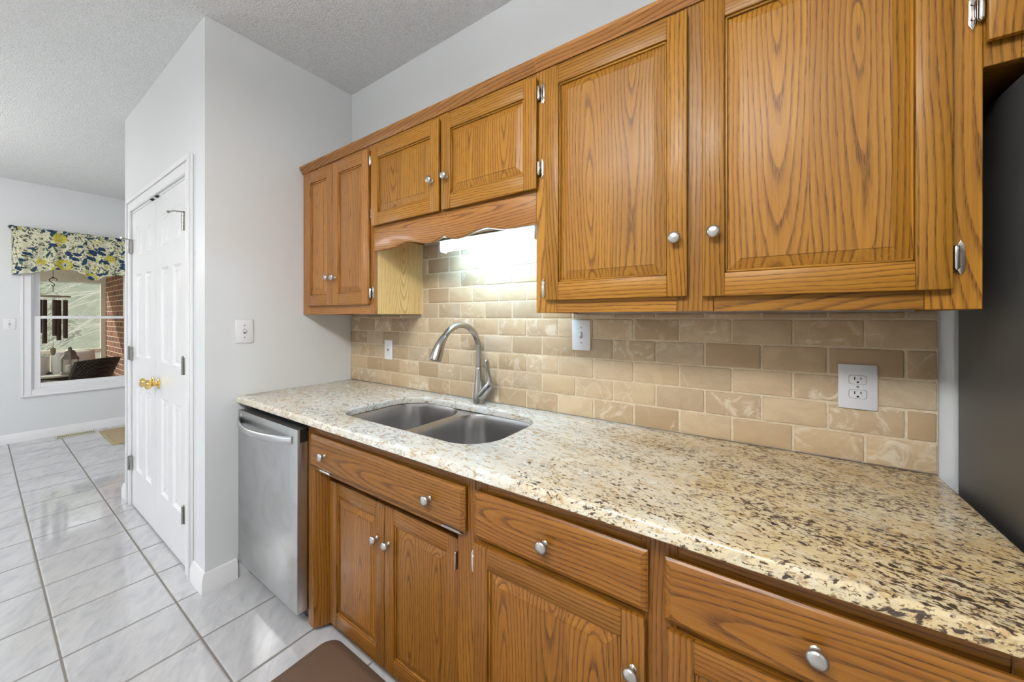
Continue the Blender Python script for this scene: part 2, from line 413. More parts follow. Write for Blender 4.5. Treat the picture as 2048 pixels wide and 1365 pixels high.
# ------------------------------------------------------------------ mesh builder
class MB:
    def __init__(self):
        self.v = []; self.f = []; self.g = []; self.s = []
    def take(self, bm, gf, seed):
        base = len(self.v)
        bm.verts.index_update()
        for v in bm.verts: self.v.append(tuple(v.co))
        for f in bm.faces:
            self.f.append([base + v.index for v in f.verts])
            for v in f.verts:
                self.g.append(gf(v.co) if gf else (v.co.x, v.co.y, v.co.z)); self.s.append(seed)
        bm.free(); return self
    def faces(self, verts, faces, gf=None, seed=0.0):
        bm = bmesh.new()
        vs = [bm.verts.new(v) for v in verts]
        for f in faces: bm.faces.new([vs[i] for i in f])
        bmesh.ops.recalc_face_normals(bm, faces=bm.faces)
        return self.take(bm, gf, seed)
    def box(self, x0, x1, y0, y1, z0, z1, bev=0.0, seg=1, gf=None, seed=None, rot=None, pivot=None):
        bm = bmesh.new()
        r = bmesh.ops.create_cube(bm, size=1)
        for v in bm.verts:
            v.co = Vector(((x0 + x1) / 2 + v.co.x * (x1 - x0), (y0 + y1) / 2 + v.co.y * (y1 - y0), (z0 + z1) / 2 + v.co.z * (z1 - z0)))
        if bev > 0:
            bmesh.ops.bevel(bm, geom=list(bm.edges), offset=bev, segments=seg, profile=0.5, affect='EDGES', clamp_overlap=True)
        if rot is not None:
            pv = Vector(pivot) if pivot else Vector(((x0 + x1) / 2, (y0 + y1) / 2, (z0 + z1) / 2))
            bmesh.ops.rotate(bm, verts=bm.verts, cent=pv, matrix=rot)
        return self.take(bm, gf, random.random() if seed is None else seed)
    def board(self, x0, x1, y0, y1, z0, z1, axes='xyz', kind='stile', bev=0.0025, seg=1):
        """a wooden board; axes names the across, depth and along directions of its grain"""
        gf = grain_fn(((x0 + x1) / 2, (y0 + y1) / 2, (z0 + z1) / 2), axes, kind)
        return self.box(x0, x1, y0, y1, z0, z1, bev, seg, gf)
    def lathe(self, prof, origin, axis=(0, 0, 1), seg=20, scale=(1, 1)):
        ax = Vector(axis).normalized()
        q = Vector((0, 0, 1)).rotation_difference(ax)
        o = Vector(origin)
        vs = []; fs = []
        n = len(prof)
        for i, (r, h) in enumerate(prof):
            for k in range(seg):
                a = 2 * PI * k / seg
                vs.append(o + q @ Vector((r * math.cos(a) * scale[0], r * math.sin(a) * scale[1], h)))
        for i in range(n - 1):
            for k in range(seg):
                k2 = (k + 1) % seg
                fs.append([i * seg + k, i * seg + k2, (i + 1) * seg + k2, (i + 1) * seg + k])
        fs.append([k for k in range(seg)][::-1]); fs.append([(n - 1) * seg + k for k in range(seg)])
        return self.faces(vs, fs)
    def tube(self, pts, rad, seg=12, flatx=None, cap=True):
        pts = [Vector(p) for p in pts]
        n = len(pts)
        if not isinstance(rad, (list, tuple)): rad = [rad] * n
        vs = []; fs = []
        ref = None
        for i in range(n):
            t = (pts[min(i + 1, n - 1)] - pts[max(i - 1, 0)]).normalized()
            if ref is None:
                ref = Vector((1, 0, 0)) if abs(t.x) < 0.9 else Vector((0, 1, 0))
            u = (ref - t * ref.dot(t)).normalized(); w = t.cross(u)
            ref = u
            for k in range(seg):
                a = 2 * PI * k / seg
                r = rad[i]
                if isinstance(r, (tuple, list)): p = u * (r[0] * math.cos(a)) + w * (r[1] * math.sin(a))
                else: p = u * (r * math.cos(a)) + w * (r * math.sin(a))
                vs.append(pts[i] + p)
        for i in range(n - 1):
            for k in range(seg):
                k2 = (k + 1) % seg
                fs.append([i * seg + k, i * seg + k2, (i + 1) * seg + k2, (i + 1) * seg + k])
        if cap:
            fs.append([k for k in range(seg)][::-1]); fs.append([(n - 1) * seg + k for k in range(seg)])
        return self.faces(vs, fs)
    def prism(self, poly, plane, d0, d1, bev=0.0, gf=None, seed=0.0):
        """extrude a 2-D outline: plane 'xz' extrudes along y, 'xy' along z, 'yz' along x"""
        def P(p, d):
            return {'xz': (p[0], d, p[1]), 'xy': (p[0], p[1], d), 'yz': (d, p[0], p[1])}[plane]
        n = len(poly)
        bm = bmesh.new()
        a = [bm.verts.new(P(p, d0)) for p in poly]; b = [bm.verts.new(P(p, d1)) for p in poly]
        bm.faces.new(a); bm.faces.new(b[::-1])
        for i in range(n): bm.faces.new([a[i], b[i], b[(i + 1) % n], a[(i + 1) % n]])
        bmesh.ops.recalc_face_normals(bm, faces=bm.faces)
        if bev > 0:
            es = [e for e in bm.edges if (e.verts[0] in a and e.verts[1] in a) or (e.verts[0] in b and e.verts[1] in b)]
            bmesh.ops.bevel(bm, geom=es, offset=bev, segments=2, profile=0.5, affect='EDGES', clamp_overlap=True)
        return self.take(bm, gf, seed)
    def build(self, name, mat, parent=None, angle=38):
        me = bpy.data.meshes.new(name)
        me.from_pydata(self.v, [], self.f)
        at = me.attributes.new('grain', 'FLOAT_VECTOR', 'CORNER')
        at.data.foreach_set('vector', [c for t in self.g for c in t])
        at = me.attributes.new('seed', 'FLOAT', 'CORNER')
        at.data.foreach_set('value', self.s)
        me.materials.append(M[mat])
        for p in me.polygons: p.use_smooth = True
        me.set_sharp_from_angle(angle=math.radians(angle))
        me.update()
        o = bpy.data.objects.new(name, me); COL.objects.link(o)
        if parent is not None: attach(o, parent)
        return o

def attach(o, parent):
    o.parent = parent
    p = Vector((0, 0, 0)); q = parent
    while q is not None: p += q.location; q = q.parent
    o.location = o.location - p           # meshes are modelled in room coordinates

def grain_fn(c, axes, kind):
    ix = {'x': 0, 'y': 1, 'z': 2}
    i, j, k = (ix[a] for a in axes)
    if kind == 'panel': a0 = random.uniform(-0.025, 0.025); b0 = random.uniform(-0.02, 0.02)
    elif kind == 'plain': a0 = random.choice((-1, 1)) * random.uniform(0.03, 0.09); b0 = random.uniform(-0.03, 0.03)
    else: a0 = random.choice((-1, 1)) * random.uniform(0.035, 0.10); b0 = random.uniform(-0.03, 0.03)
    return lambda p: (p[i] - c[i] + a0, p[j] - c[j] + b0, p[k] - c[k])

def thing(name, label, cat, loc=(0, 0, 0), group=None):
    o = bpy.data.objects.new(name, None); COL.objects.link(o)
    o.empty_display_size = 0.1
    o.location = loc
    return tag(o, label, cat, group)
def tag(o, label, cat, group=None, kind=None):
    o['label'] = label; o['category'] = cat
    if group: o['group'] = group
    if kind: o['kind'] = kind
    return o
def struct(name, mb, mat, label=None, cat=None, parent=None):
    o = mb.build(name, mat, parent)
    if parent is None:
        o['kind'] = 'structure'
        if label: o['label'] = label; o['category'] = cat
    return o

# ------------------------------------------------------------------ the room shell
XL, YP, XP, ZC = -2.179, -0.754, -3.835, 2.745     # side wall, pantry front, pantry far end, ceiling
XW, YR, XR = -6.43, -4.40, 1.35

struct('floor', MB().box(XW - 0.15, XR + 0.1, YR - 0.12, 0.12, -0.12, 0.0), 'floor_tiles', 'glossy white marbled square floor tiles with grey grout', 'floor')
struct('ceiling', MB().box(XW - 0.15, XR + 0.1, YR - 0.12, 0.12, ZC, ZC + 0.1), 'popcorn_ceiling', 'white popcorn textured ceiling', 'ceiling')
struct('wall_back', MB().box(XL - 0.1, XR + 0.1, 0.0, 0.12, 0, ZC), 'wall_paint', 'pale grey wall behind the oak cabinets and sink', 'wall')
struct('wall_right', MB().box(XR, XR + 0.1, YR, 0.0, 0, ZC), 'wall_pale', 'pale wall beyond the refrigerator', 'wall')
m = MB()                                            # rear wall with a wide patio opening
m.box(XW, -4.7, YR - 0.12, YR, 0, ZC).box(-4.7, -2.3, YR - 0.12, YR, 2.1, ZC)
struct('wall_rear', m, 'wall_paint', 'pale grey wall with patio opening facing the dining area', 'wall')
struct('wall_kitchen', MB().box(-2.3, XR, YR - 0.12, YR, 0, ZC), 'wall_pale', 'pale wall facing the sink run', 'wall')
m = MB()
for x in (-4.7, -3.53, -2.36): m.box(x, x + 0.06, YR - 0.09, YR - 0.03, 0.02, 2.1, 0.004)
m.box(-4.7, -2.3, YR - 0.09, YR - 0.03, 0.0, 0.05).box(-4.7, -2.3, YR - 0.09, YR - 0.03, 2.04, 2.1)
struct('window_3', m, 'vinyl_white', 'white framed patio glazing in the rear wall', 'window')
m = MB()                                            # pantry block
DX0, DX1, DZ = -3.62, -2.42, 2.045
m.box(XL - 0.1, XL, YP, 0.0, 0, ZC)
m.box(DX1, XL - 0.1, YP, YP + 0.1, 0, ZC).box(XP, DX0, YP, YP + 0.1, 0, ZC).box(DX0, DX1, YP, YP + 0.1, DZ, ZC)
m.box(XP, XP + 0.1, YP + 0.1, 0.0, 0, ZC)
struct('wall_pantry', m, 'wall_paint', 'satin pale grey pantry corner wall beside the dishwasher', 'wall')
struct('wall_dining', MB().box(XW, XP, 0.0, 0.12, 0, ZC), 'wall_paint', 'pale grey wall behind the pantry in the dining area', 'wall')
WY0, WY1, WZ0, WZ1 = -1.035, -0.285, 0.535, 2.08    # window 1 rough opening
VY0, VY1, VZ0, VZ1 = -3.4, -1.75, 0.55, 2.06        # second window, beside the frame
m = MB()
m.box(XW - 0.12, XW, YR, VY0, 0, ZC).box(XW - 0.12, XW, VY1, WY0, 0, ZC).box(XW - 0.12, XW, WY1, 0.0, 0, ZC)
m.box(XW - 0.12, XW, WY0, WY1, 0, WZ0).box(XW - 0.12, XW, WY0, WY1, WZ1, ZC)
m.box(XW - 0.12, XW, VY0, VY1, 0, VZ0).box(XW - 0.12, XW, VY0, VY1, VZ1, ZC)
struct('wall_left', m, 'wall_paint', 'pale grey dining wall with a double hung window', 'wall')

# baseboards: flat board with a stepped cap
def base_profile(t=0.016, h=0.096):
    return [(0, 0), (t, 0), (t, h - 0.03), (t * 0.72, h - 0.022), (t * 0.72, h - 0.014), (t * 0.35, h), (0, h)]
m = MB(); m.prism([(XW + p, z) for p, z in base_profile()], 'xz', YR, 0.0)
struct('baseboard_left', m, 'trim_paint', 'white baseboard under the dining window', 'baseboard')
m = MB()
bp_ = base_profile(); nb = len(bp_)
path = [lambda p: (-2.3375, YP - p), lambda p: (XL + p, YP - p), lambda p: (XL + p, -0.6265)]
vs = [(*f(p), z) for f in path for p, z in bp_]
fs = [[i * nb + k, i * nb + (k + 1) % nb, (i + 1) * nb + (k + 1) % nb, (i + 1) * nb + k] for i in range(2) for k in range(nb)]
m.faces(vs, fs + [list(range(nb)), [2 * nb + k for k in range(nb)][::-1]])
m.prism([(YP - p, z) for p, z in base_profile()], 'yz', XP - 0.016, -3.705)
struct('baseboard_pantry', m, 'trim_paint', 'white baseboard wrapping the pantry corner', 'baseboard')

# window 1
def window(name, y0, y1, z0, z1, label, casing=0.072):
    m = MB()
    xi = XW
    c = casing
    m.box(xi, xi + 0.018, y0 - c, y0, z0 - c, z1 + c, 0.004).box(xi, xi + 0.018, y1, y1 + c, z0 - c, z1 + c, 0.004)
    m.box(xi, xi + 0.018, y0, y1, z0 - c, z0, 0.004).box(xi, xi + 0.018, y0, y1, z1, z1 + c, 0.004)
    for (a, b) in ((y0 - c, y0 - c + 0.02), (y1 + c - 0.02, y1 + c)): m.box(xi + 0.018, xi + 0.026, a, b, z0 - c, z1 + c, 0.003)
    m.box(xi + 0.018, xi + 0.026, y0 - c + 0.02, y1 + c - 0.02, z0 - c, z0 - c + 0.02, 0.003)
    w = struct(name, m, 'trim_paint', label, 'window')
    j = MB()                                        # jamb liner
    j.box(xi - 0.12, xi, y0, y0 + 0.012, z0, z1).box(xi - 0.12, xi, y1 - 0.012, y1, z0, z1)
    j.box(xi - 0.12, xi, y0 + 0.012, y1 - 0.012, z0, z0 + 0.012).box(xi - 0.12, xi, y0 + 0.012, y1 - 0.012, z1 - 0.012, z1)
    j.build('window_jamb', 'vinyl_white', w)
    zm = (z0 + z1) / 2
    for (a, b, x) in ((z0 + 0.012, zm + 0.018, xi - 0.045), (zm - 0.014, z1 - 0.012, xi - 0.085)):
        s = MB(); f = 0.048 if a < zm - 0.1 else 0.048
        ya, yb = y0 + 0.012, y1 - 0.012
        bt = 0.05 if a < zm - 0.1 else 0.032; tp = 0.032 if a < zm - 0.1 else 0.045
        s.box(x, x + 0.035, ya, ya + f, a, b, 0.003).box(x, x + 0.035, yb - f, yb, a, b, 0.003)
        s.box(x, x + 0.035, ya + f, yb - f, a, a + bt, 0.003).box(x, x + 0.035, ya + f, yb - f, b - tp, b, 0.003)
        so = s.build('window_sash', 'vinyl_white', w)
        MB().box(x + 0.014, x + 0.018, ya + f - 0.005, yb - f + 0.005, a + bt - 0.005, b - tp + 0.005).build('window_pane', 'window_glass', so)
    lk = MB(); ym = (y0 + y1) / 2 - 0.02
    lk.box(xi - 0.05, xi - 0.02, ym - 0.025, ym + 0.025, zm + 0.018, zm + 0.028, 0.004)
    lk.build('sash_lock', 'vinyl_white', w)
    return w
window('window_1', WY0, WY1, WZ0, WZ1, 'white double hung window looking onto the screened porch')
window('window_2', VY0, VY1, VZ0, VZ1, 'white double hung dining window nearer the patio side')

# pantry door casing and doors
m = MB()
c = 0.082
def casing_v(x0, x1, flip):
    m.box(x0, x1, YP - 0.014, YP, 0, DZ + c, 0.003)
    a, b = (x1 - 0.026, x1) if flip else (x0, x0 + 0.026)
    m.box(a, b, YP - 0.022, YP - 0.014, 0, DZ + c, 0.003)
casing_v(DX1, DX1 + c, True); casing_v(DX0 - c, DX0, False)
m.box(DX0, DX1, YP - 0.014, YP, DZ, DZ + c, 0.003).box(DX0 - c + 0.026, DX1 + c - 0.026, YP - 0.022, YP - 0.014, DZ + c - 0.026, DZ + c, 0.003)
m.box(DX0 - 0.0, DX0 + 0.014, YP, YP + 0.1, 0, DZ).box(DX1 - 0.014, DX1, YP, YP + 0.1, 0, DZ).box(DX0 + 0.014, DX1 - 0.014, YP, YP + 0.1, DZ - 0.014, DZ)
struct('trim_1', m, 'trim_paint', 'white moulded casing around the pantry double doors', 'door casing')

def knob_mesh(o, axis, s=1.0, r=0.0155):
    """mushroom knob; o is the point on the wood"""
    prof = [(0.0075, 0), (0.0078, 0.002), (0.0058, 0.004), (0.0062, 0.006), (0.0048, 0.008), (0.0046, 0.0135), (0.0075, 0.016),
            (r * 0.86, 0.0185), (r, 0.0215), (r * 0.985, 0.0235), (r * 0.86, 0.0262), (r * 0.6, 0.0282), (r * 0.25, 0.0292), (0.0006, 0.0294)]
    return MB().lathe([(a * s, h * s) for a, h in prof], o, axis, 22)

def brass_knob(o):
    m = MB()
    m.lathe([(0.031, 0), (0.032, 0.003), (0.029, 0.006), (0.018, 0.009), (0.0125, 0.013), (0.0115, 0.026), (0.015, 0.031), (0.0235, 0.036),
             (0.0275, 0.043), (0.0275, 0.050), (0.0235, 0.057), (0.016, 0.060), (0.001, 0.061)], o, (0, -1, 0), 24)
    return m

def pantry_door(name, x0, x1, label, hinge_x, knob_x, stop):
    yf, yb = YP + 0.000, YP + 0.034
    z0, z1 = 0.012, DZ - 0.017
    w = x1 - x0
    sx = [0.105, 0.140]
    cols = [(x0 + 0.105, x0 + 0.25), (x1 - 0.25, x1 - 0.105)]
    rows = [(0.27, 0.835), (1.045, 1.60), (1.73, 1.92)]
    m = MB()
    xs = [x0, cols[0][0], cols[0][1], cols[1][0], cols[1][1], x1]
    zs = [z0] + [z for r in rows for z in r] + [z1]
    vs = []; fs = []
    def quad(a, b, c_, d, y):
        i = len(vs); vs.extend([(a, y, c_), (b, y, c_), (b, y, d), (a, y, d)]); fs.append([i, i + 1, i + 2, i + 3])
    for i in range(5):
        for j in range(7):
            if i in (1, 3) and j in (1, 3, 5):
                a, b, c_, d = xs[i], xs[i + 1], zs[j], zs[j + 1]
                rings = [(0, yf), (0.006, yf + 0.005), (0.014, yf + 0.010), (0.020, yf + 0.010), (0.046, yf + 0.003), (0.048, yf + 0.003)]
                for (o1, y1), (o2, y2) in zip(rings, rings[1:]):
                    k = len(vs)
                    vs.extend([(a + o1, y1, c_ + o1), (b - o1, y1, c_ + o1), (b - o1, y1, d - o1), (a + o1, y1, d - o1),
                               (a + o2, y2, c_ + o2), (b - o2, y2, c_ + o2), (b - o2, y2, d - o2), (a + o2, y2, d - o2)])
                    for q in range(4):
                        fs.append([k + q, k + (q + 1) % 4, k + 4 + (q + 1) % 4, k + 4 + q])
                o2, y2 = rings[-1]
                quad(a + o2, b - o2, c_ + o2, d - o2, y2)
            else: quad(xs[i], xs[i + 1], zs[j], zs[j + 1], yf)
    k = len(vs)
    vs.extend([(x0, yf, z0), (x1, yf, z0), (x1, yf, z1), (x0, yf, z1), (x0, yb, z0), (x1, yb, z0), (x1, yb, z1), (x0, yb, z1)])
    for a, b in ((0, 1), (1, 2), (2, 3), (3, 0)): fs.append([k + a, k + b, k + 4 + b, k + 4 + a])
    fs.append([k + 4, k + 5, k + 6, k + 7])
    bm = bmesh.new(); bv = [bm.verts.new(v) for v in vs]
    for f in fs: bm.faces.new([bv[i] for i in f])
    bmesh.ops.remove_doubles(bm, verts=bm.verts, dist=1e-5)
    bmesh.ops.recalc_face_normals(bm, faces=bm.faces)
    m.take(bm, None, 0)
    d = m.build(name, 'door_paint', None, 20)
    d['kind'] = 'structure'; d['label'] = label; d['category'] = 'door'
    brass_knob((knob_x, yf, 0.915)).build('door_knob', 'brass', d)
    sg = 1 if hinge_x > x0 + w / 2 else -1
    for z in (0.30, 1.06, 1.80):
        h = MB()
        h.box(hinge_x - 0.016, hinge_x + 0.016, yf - 0.0165, yf - 0.0005, z - 0.044, z + 0.044, 0.001)
        for q in range(5):
            h.lathe([(0.0065, 0), (0.0065, 0.0165)], (hinge_x, yf - 0.019, z - 0.044 + q * 0.0178), (0, 0, 1), 12)
        h.lathe([(0.004, 0), (0.0055, 0.003), (0.003, 0.007)], (hinge_x, yf - 0.019, z + 0.045), (0, 0, 1), 10)
        if z > 1.7:                                   # hinge pin door stop
            h.lathe([(0.009, 0), (0.009, 0.004)], (hinge_x, yf - 0.019, z + 0.047), (0, 0, 1), 12)
            h.tube([(hinge_x, yf - 0.019, z + 0.049), (hinge_x - sg * 0.02, yf - 0.05, z + 0.048), (hinge_x - sg * 0.045, yf - 0.062, z + 0.046)], 0.0035, 8)
            h.lathe([(0.006, 0), (0.007, 0.004), (0.006, 0.01)], (hinge_x - sg * 0.045, yf - 0.062, z + 0.046), (-sg, -0.3, 0), 10)
        h.build('hinge', 'dark_chrome', d)
    ct = MB(); cx = x0 + 0.05 if sg > 0 else x1 - 0.05
    ct.lathe([(0.010, 0), (0.010, 0.006), (0.005, 0.009)], (cx, yf - 0.006, z1 + 0.004), (0, 0, -1), 10)
    ct.box(cx - 0.022, cx + 0.022, yf - 0.012, yf + 0.004, z1 + 0.002, z1 + 0.005)
    ct.build('ball_catch', 'slot_black', d)
    return d
XM = -3.02
pantry_door('door_1', XM + 0.002, DX1 - 0.016, 'right white six panel pantry door hinged beside the kitchen corner', DX1 - 0.012, XM + 0.060, True)
pantry_door('door_2', DX0 + 0.016, XM - 0.002, 'left white six panel pantry door hinged at the dining end', DX0 + 0.012, XM - 0.060, True)
MB().box(DX0 - 0.05, DX1 + 0.05, YP + 0.12, YP + 0.16, 0, DZ + 0.1).build('wall_pantry_inside', 'wall_paint')['kind'] = 'structure'

# ------------------------------------------------------------------ oak cabinet parts
def raised_panel(x0, x1, z0, z1, yrec, yfield, bw=0.027, strips=2):
    m = MB()
    cuts = [x0, x0 + bw]
    if strips > 1:
        for i in range(1, strips): cuts.append(x0 + bw + (x1 - x0 - 2 * bw) * (i / strips + random.uniform(-0.07, 0.07)))
    cuts += [x1 - bw, x1]
    gfs = []
    n = len(cuts)
    strip_x = [x0] + cuts[2:-2] + [x1]
    fns = []
    for i in range(len(strip_x) - 1):
        fns.append((grain_fn(((strip_x[i] + strip_x[i + 1]) / 2, yfield, (z0 + z1) / 2), 'xyz', 'panel'), random.random()))
    def st(i): return fns[max(0, min(len(fns) - 1, i - 1))]
    for i in range(n - 1):
        gf, sd = st(i)
        a, b = cuts[i], cuts[i + 1]
        if i == 0:
            m.faces([(a, yrec, z0), (b, yfield + 0.0015, z0 + bw), (b, yfield + 0.0015, z1 - bw), (a, yrec, z1)], [[0, 1, 2, 3]], gf, sd)
            m.faces([(b, yfield + 0.0015, z0 + bw), (b, yfield, z0 + bw), (b, yfield, z1 - bw), (b, yfield + 0.0015, z1 - bw)], [[0, 1, 2, 3]], gf, sd)
        elif i == n - 2:
            m.faces([(a, yfield + 0.0015, z0 + bw), (b, yrec, z0), (b, yrec, z1), (a, yfield + 0.0015, z1 - bw)], [[0, 1, 2, 3]], gf, sd)
            m.faces([(a, yfield, z0 + bw), (a, yfield + 0.0015, z0 + bw), (a, yfield + 0.0015, z1 - bw), (a, yfield, z1 - bw)], [[0, 1, 2, 3]], gf, sd)
        else:
            m.faces([(a, yfield, z0 + bw), (b, yfield, z0 + bw), (b, yfield, z1 - bw), (a, yfield, z1 - bw)], [[0, 1, 2, 3]], gf, sd)
            ao = x0 if i == 1 else a; bo = x1 if i == n - 3 else b
            m.faces([(ao, yrec, z0), (bo, yrec, z0), (b, yfield + 0.0015, z0 + bw), (a, yfield + 0.0015, z0 + bw)], [[0, 1, 2, 3]], gf, sd)
            m.faces([(a, yfield + 0.0015, z1 - bw), (b, yfield + 0.0015, z1 - bw), (bo, yrec, z1), (ao, yrec, z1)], [[0, 1, 2, 3]], gf, sd)
            for zz in (z0 + bw, z1 - bw):
                m.faces([(a, yfield + 0.0015, zz), (b, yfield + 0.0015, zz), (b, yfield, zz), (a, yfield, zz)], [[0, 1, 2, 3]], gf, sd)
    # back, so the panel is a solid board
    gf, sd = fns[0]
    m.faces([(x0, yrec + 0.005, z0), (x1, yrec + 0.005, z0), (x1, yrec + 0.005, z1), (x0, yrec + 0.005, z1)], [[3, 2, 1, 0]], gf, sd)
    return m

def cabinet_door(parent, x0, x1, z0, z1, yb, mat='oak', knob=None, strips=2, t=0.019, sw=0.050, rw=0.058):
    yf = yb - t
    m = MB()
    e = 0.004
    # stiles and rails with a finger-pull back edge (front face slightly larger than the back)
    m.board(x0, x0 + sw, yf, yb - 0.006, z0, z1, 'xyz', 'stile', 0.0035, 2)
    m.board(x1 - sw, x1, yf, yb - 0.006, z0, z1, 'xyz', 'stile', 0.0035, 2)
    m.board(x0 + sw - 0.001, x1 - sw + 0.001, yf, yb - 0.006, z0, z0 + rw, 'zyx', 'stile', 0.0033, 2)
    m.board(x0 + sw - 0.001, x1 - sw + 0.001, yf, yb - 0.006, z1 - rw, z1, 'zyx', 'stile', 0.0033, 2)
    m.board(x0 + e, x1 - e, yb - 0.007, yb, z0 + e, z0 + 0.03, 'zyx', 'stile', 0)
    m.board(x0 + e, x1 - e, yb - 0.007, yb, z1 - 0.03, z1 - e, 'zyx', 'stile', 0)
    m.board(x0 + e, x0 + 0.03, yb - 0.007, yb, z0 + 0.03, z1 - 0.03, 'xyz', 'stile', 0)
    m.board(x1 - 0.03, x1 - e, yb - 0.007, yb, z0 + 0.03, z1 - 0.03, 'xyz', 'stile', 0)
    # stepped sticking around the panel
    a, b, c_, d = x0 + sw, x1 - sw, z0 + rw, z1 - rw
    for (p, q, r, s, ax) in ((a, a + 0.006, c_, d, 'xyz'), (b - 0.006, b, c_, d, 'xyz')):
        m.board(p, q, yf + 0.0045, yf + 0.012, r, s, ax, 'stile', 0.002)
    for (p, q, r, s) in ((a, b, c_, c_ + 0.006), (a, b, d - 0.006, d)):
        m.board(p, q, yf + 0.0045, yf + 0.012, r, s, 'zyx', 'stile', 0.002)
    dr = m.build('door', mat, parent)
    raised_panel(a + 0.005, b - 0.005, c_ + 0.005, d - 0.005, yf + 0.0105, yf + 0.0015, 0.027, strips).build('raised_panel', mat, dr)
    if knob: knob_mesh((knob[0], yf, knob[1]), (0, -1, 0)).build('knob', 'satin_nickel', dr)
    return dr

def hinge(parent, x, z, yfr, side, leaf=True):
    """exposed cabinet hinge: barrel against the door edge, leaf with pointed tips on the face frame; side +1 puts the leaf to +x"""
    m = MB()
    bx = x
    m.lathe([(0.0015, 0), (0.0046, 0.003), (0.0052, 0.005), (0.0052, 0.043), (0.0046, 0.045), (0.0015, 0.048)], (bx, yfr - 0.011, z - 0.024), (0, 0, 1), 12)
    w = 0.0105
    a, b = (bx + side * 0.003, bx + side * (0.003 + w))
    poly = [(a, z - 0.022), (a + (b - a) * 0.5, z - 0.034), (b, z - 0.022), (b, z + 0.022), (a + (b - a) * 0.5, z + 0.034), (a, z + 0.022)]
    m.prism(poly, 'xz', yfr - 0.0035, yfr - 0.0002, 0.0008)
    for zz in (-0.014, 0.014):
        m.lathe([(0.003, 0), (0.002, 0.0015)], ((a + b) / 2, yfr - 0.0035, z + zz), (0, -1, 0), 8)
    return m.build('hinge', 'chrome', parent)

ZU0, ZU1 = 1.325, 2.145        # upper cabinets: underside and top
YU = -0.304                    # their face frame plane

def carcass(m, x0, x1, y0, z0, z1, t=0.016, kind='plain'):
    m.board(x0, x0 + t, y0, -0.004, z0, z1, 'yxz', kind, 0)
    m.board(x1 - t, x1, y0, -0.004, z0, z1, 'yxz', kind, 0)
    m.board(x0 + t, x1 - t, y0, -0.004, z0 + 0.018, z0 + 0.018 + t, 'yzx', kind, 0)
    m.board(x0 + t, x1 - t, y0, -0.004, z1 - t, z1, 'yzx', kind, 0)
    m.board(x0 + t, x1 - t, -0.012, -0.004, z0 + 0.018 + t, z1 - t, 'xyz', kind, 0)

def face_frame(parent, stiles, rails, z0, z1, y0, mat='oak', t=0.019):
    m = MB()
    for a, b in stiles: m.board(a, b, y0, y0 + t, z0, z1, 'xyz', 'stile', 0.0012)
    for a, b, c_, d in rails: m.board(a, b, y0 + 0.0006, y0 + t, c_, d, 'zyx', 'plain', 0.0012)
    return m.build('face_frame', mat, parent)

# --- upper cabinet beside the pantry wall
A = thing('upper_cabinet', 'tall narrow oak wall cabinet with two doors in the pantry corner', 'cabinet', (-1.846, -0.15, ZU0))
m = MB(); carcass(m, -2.176, -1.514, YU + 0.019, ZU0, ZU1)
m.build('cabinet_body', 'oak_brown', A)
m = MB(); m.board(-1.5139, -1.511, YU + 0.019, -0.002, ZU0 + 0.001, ZU1, 'yxz', 'panel', 0)
o = m.build('end_panel', 'oak_pale', A); o['label'] = 'unstained pale oak end panel'
face_frame(A, [(-2.176, -2.09), (-1.555, -1.511)], [(-2.09, -1.555, ZU0, ZU0 + 0.052), (-2.09, -1.555, 2.095, ZU1)], ZU0, ZU1, YU, 'oak_brown')
cabinet_door(A, -2.114, -1.8415, 1.372, 2.108, YU - 0.001, 'oak_brown', (-1.868, 1.517), 1)
d = cabinet_door(A, -1.8385, -1.533, 1.372, 2.108, YU - 0.001, 'oak_brown', (-1.811, 1.515), 1)
hinge(d, -1.5275, 2.052, YU, 1); hinge(d, -1.5275, 1.425, YU, 1)

# --- short cabinet over the sink
Bc = thing('upper_cabinet', 'short oak wall cabinet with scalloped valance board above the sink light', 'cabinet', (-1.066, -0.15, 1.70))
m = MB(); carcass(m, -1.5108, -0.6222, YU + 0.019, 1.70, ZU1)
m.build('cabinet_body', 'oak', Bc)
face_frame(Bc, [(-1.5108, -1.47), (-1.085, -1.028), (-0.665, -0.6222)], [(-1.47, -1.085, 1.700, 1.765), (-1.028, -0.665, 1.700, 1.765), (-1.47, -1.085, 2.085, ZU1), (-1.028, -0.665, 2.085, ZU1)], 1.70, ZU1, YU)
d = cabinet_door(Bc, -1.509, -1.063, 1.737, 2.108, YU - 0.001, 'oak', (-1.100, 1.863), 2)
hinge(d, -1.5145, 2.052, YU, -1); hinge(d, -1.5145, 1.800, YU, -1)
d = cabinet_door(Bc, -1.050, -0.612, 1.737, 2.108, YU - 0.001, 'oak', (-1.018, 1.863), 2)
hinge(d, -0.6075, 2.055, YU, 1); hinge(d, -0.6075, 1.805, YU, 1)
pts = []
def sm(t): return t * t * (3 - 2 * t)
def curve(xa, za, xb, zb, n=10): return [(xa + (xb - xa) * i / n, za + (zb - za) * sm(i / n)) for i in range(n)]
xs0, xs1 = -1.5108, -0.6222
keyp = [(xs0, 1.624), (-1.405, 1.624), (-1.375, 1.626), (-1.285, 1.641), (-1.135, 1.620), (-1.066, 1.637), (-0.995, 1.620), (-0.847, 1.642), (-0.757, 1.626), (-0.727, 1.624), (xs1, 1.624)]
for (p, q) in zip(keyp, keyp[1:]): pts += curve(p[0], p[1], q[0], q[1])
pts += [keyp[-1], (xs1, 1.7395), (xs0, 1.7395)]
m = MB(); m.prism(pts, 'xz', YU - 0.0006, YU + 0.0185, 0.001, grain_fn((-1.066, YU, 1.68), 'zyx', 'plain'), 0.37)
m.build('valance_board', 'oak_brown', Bc)

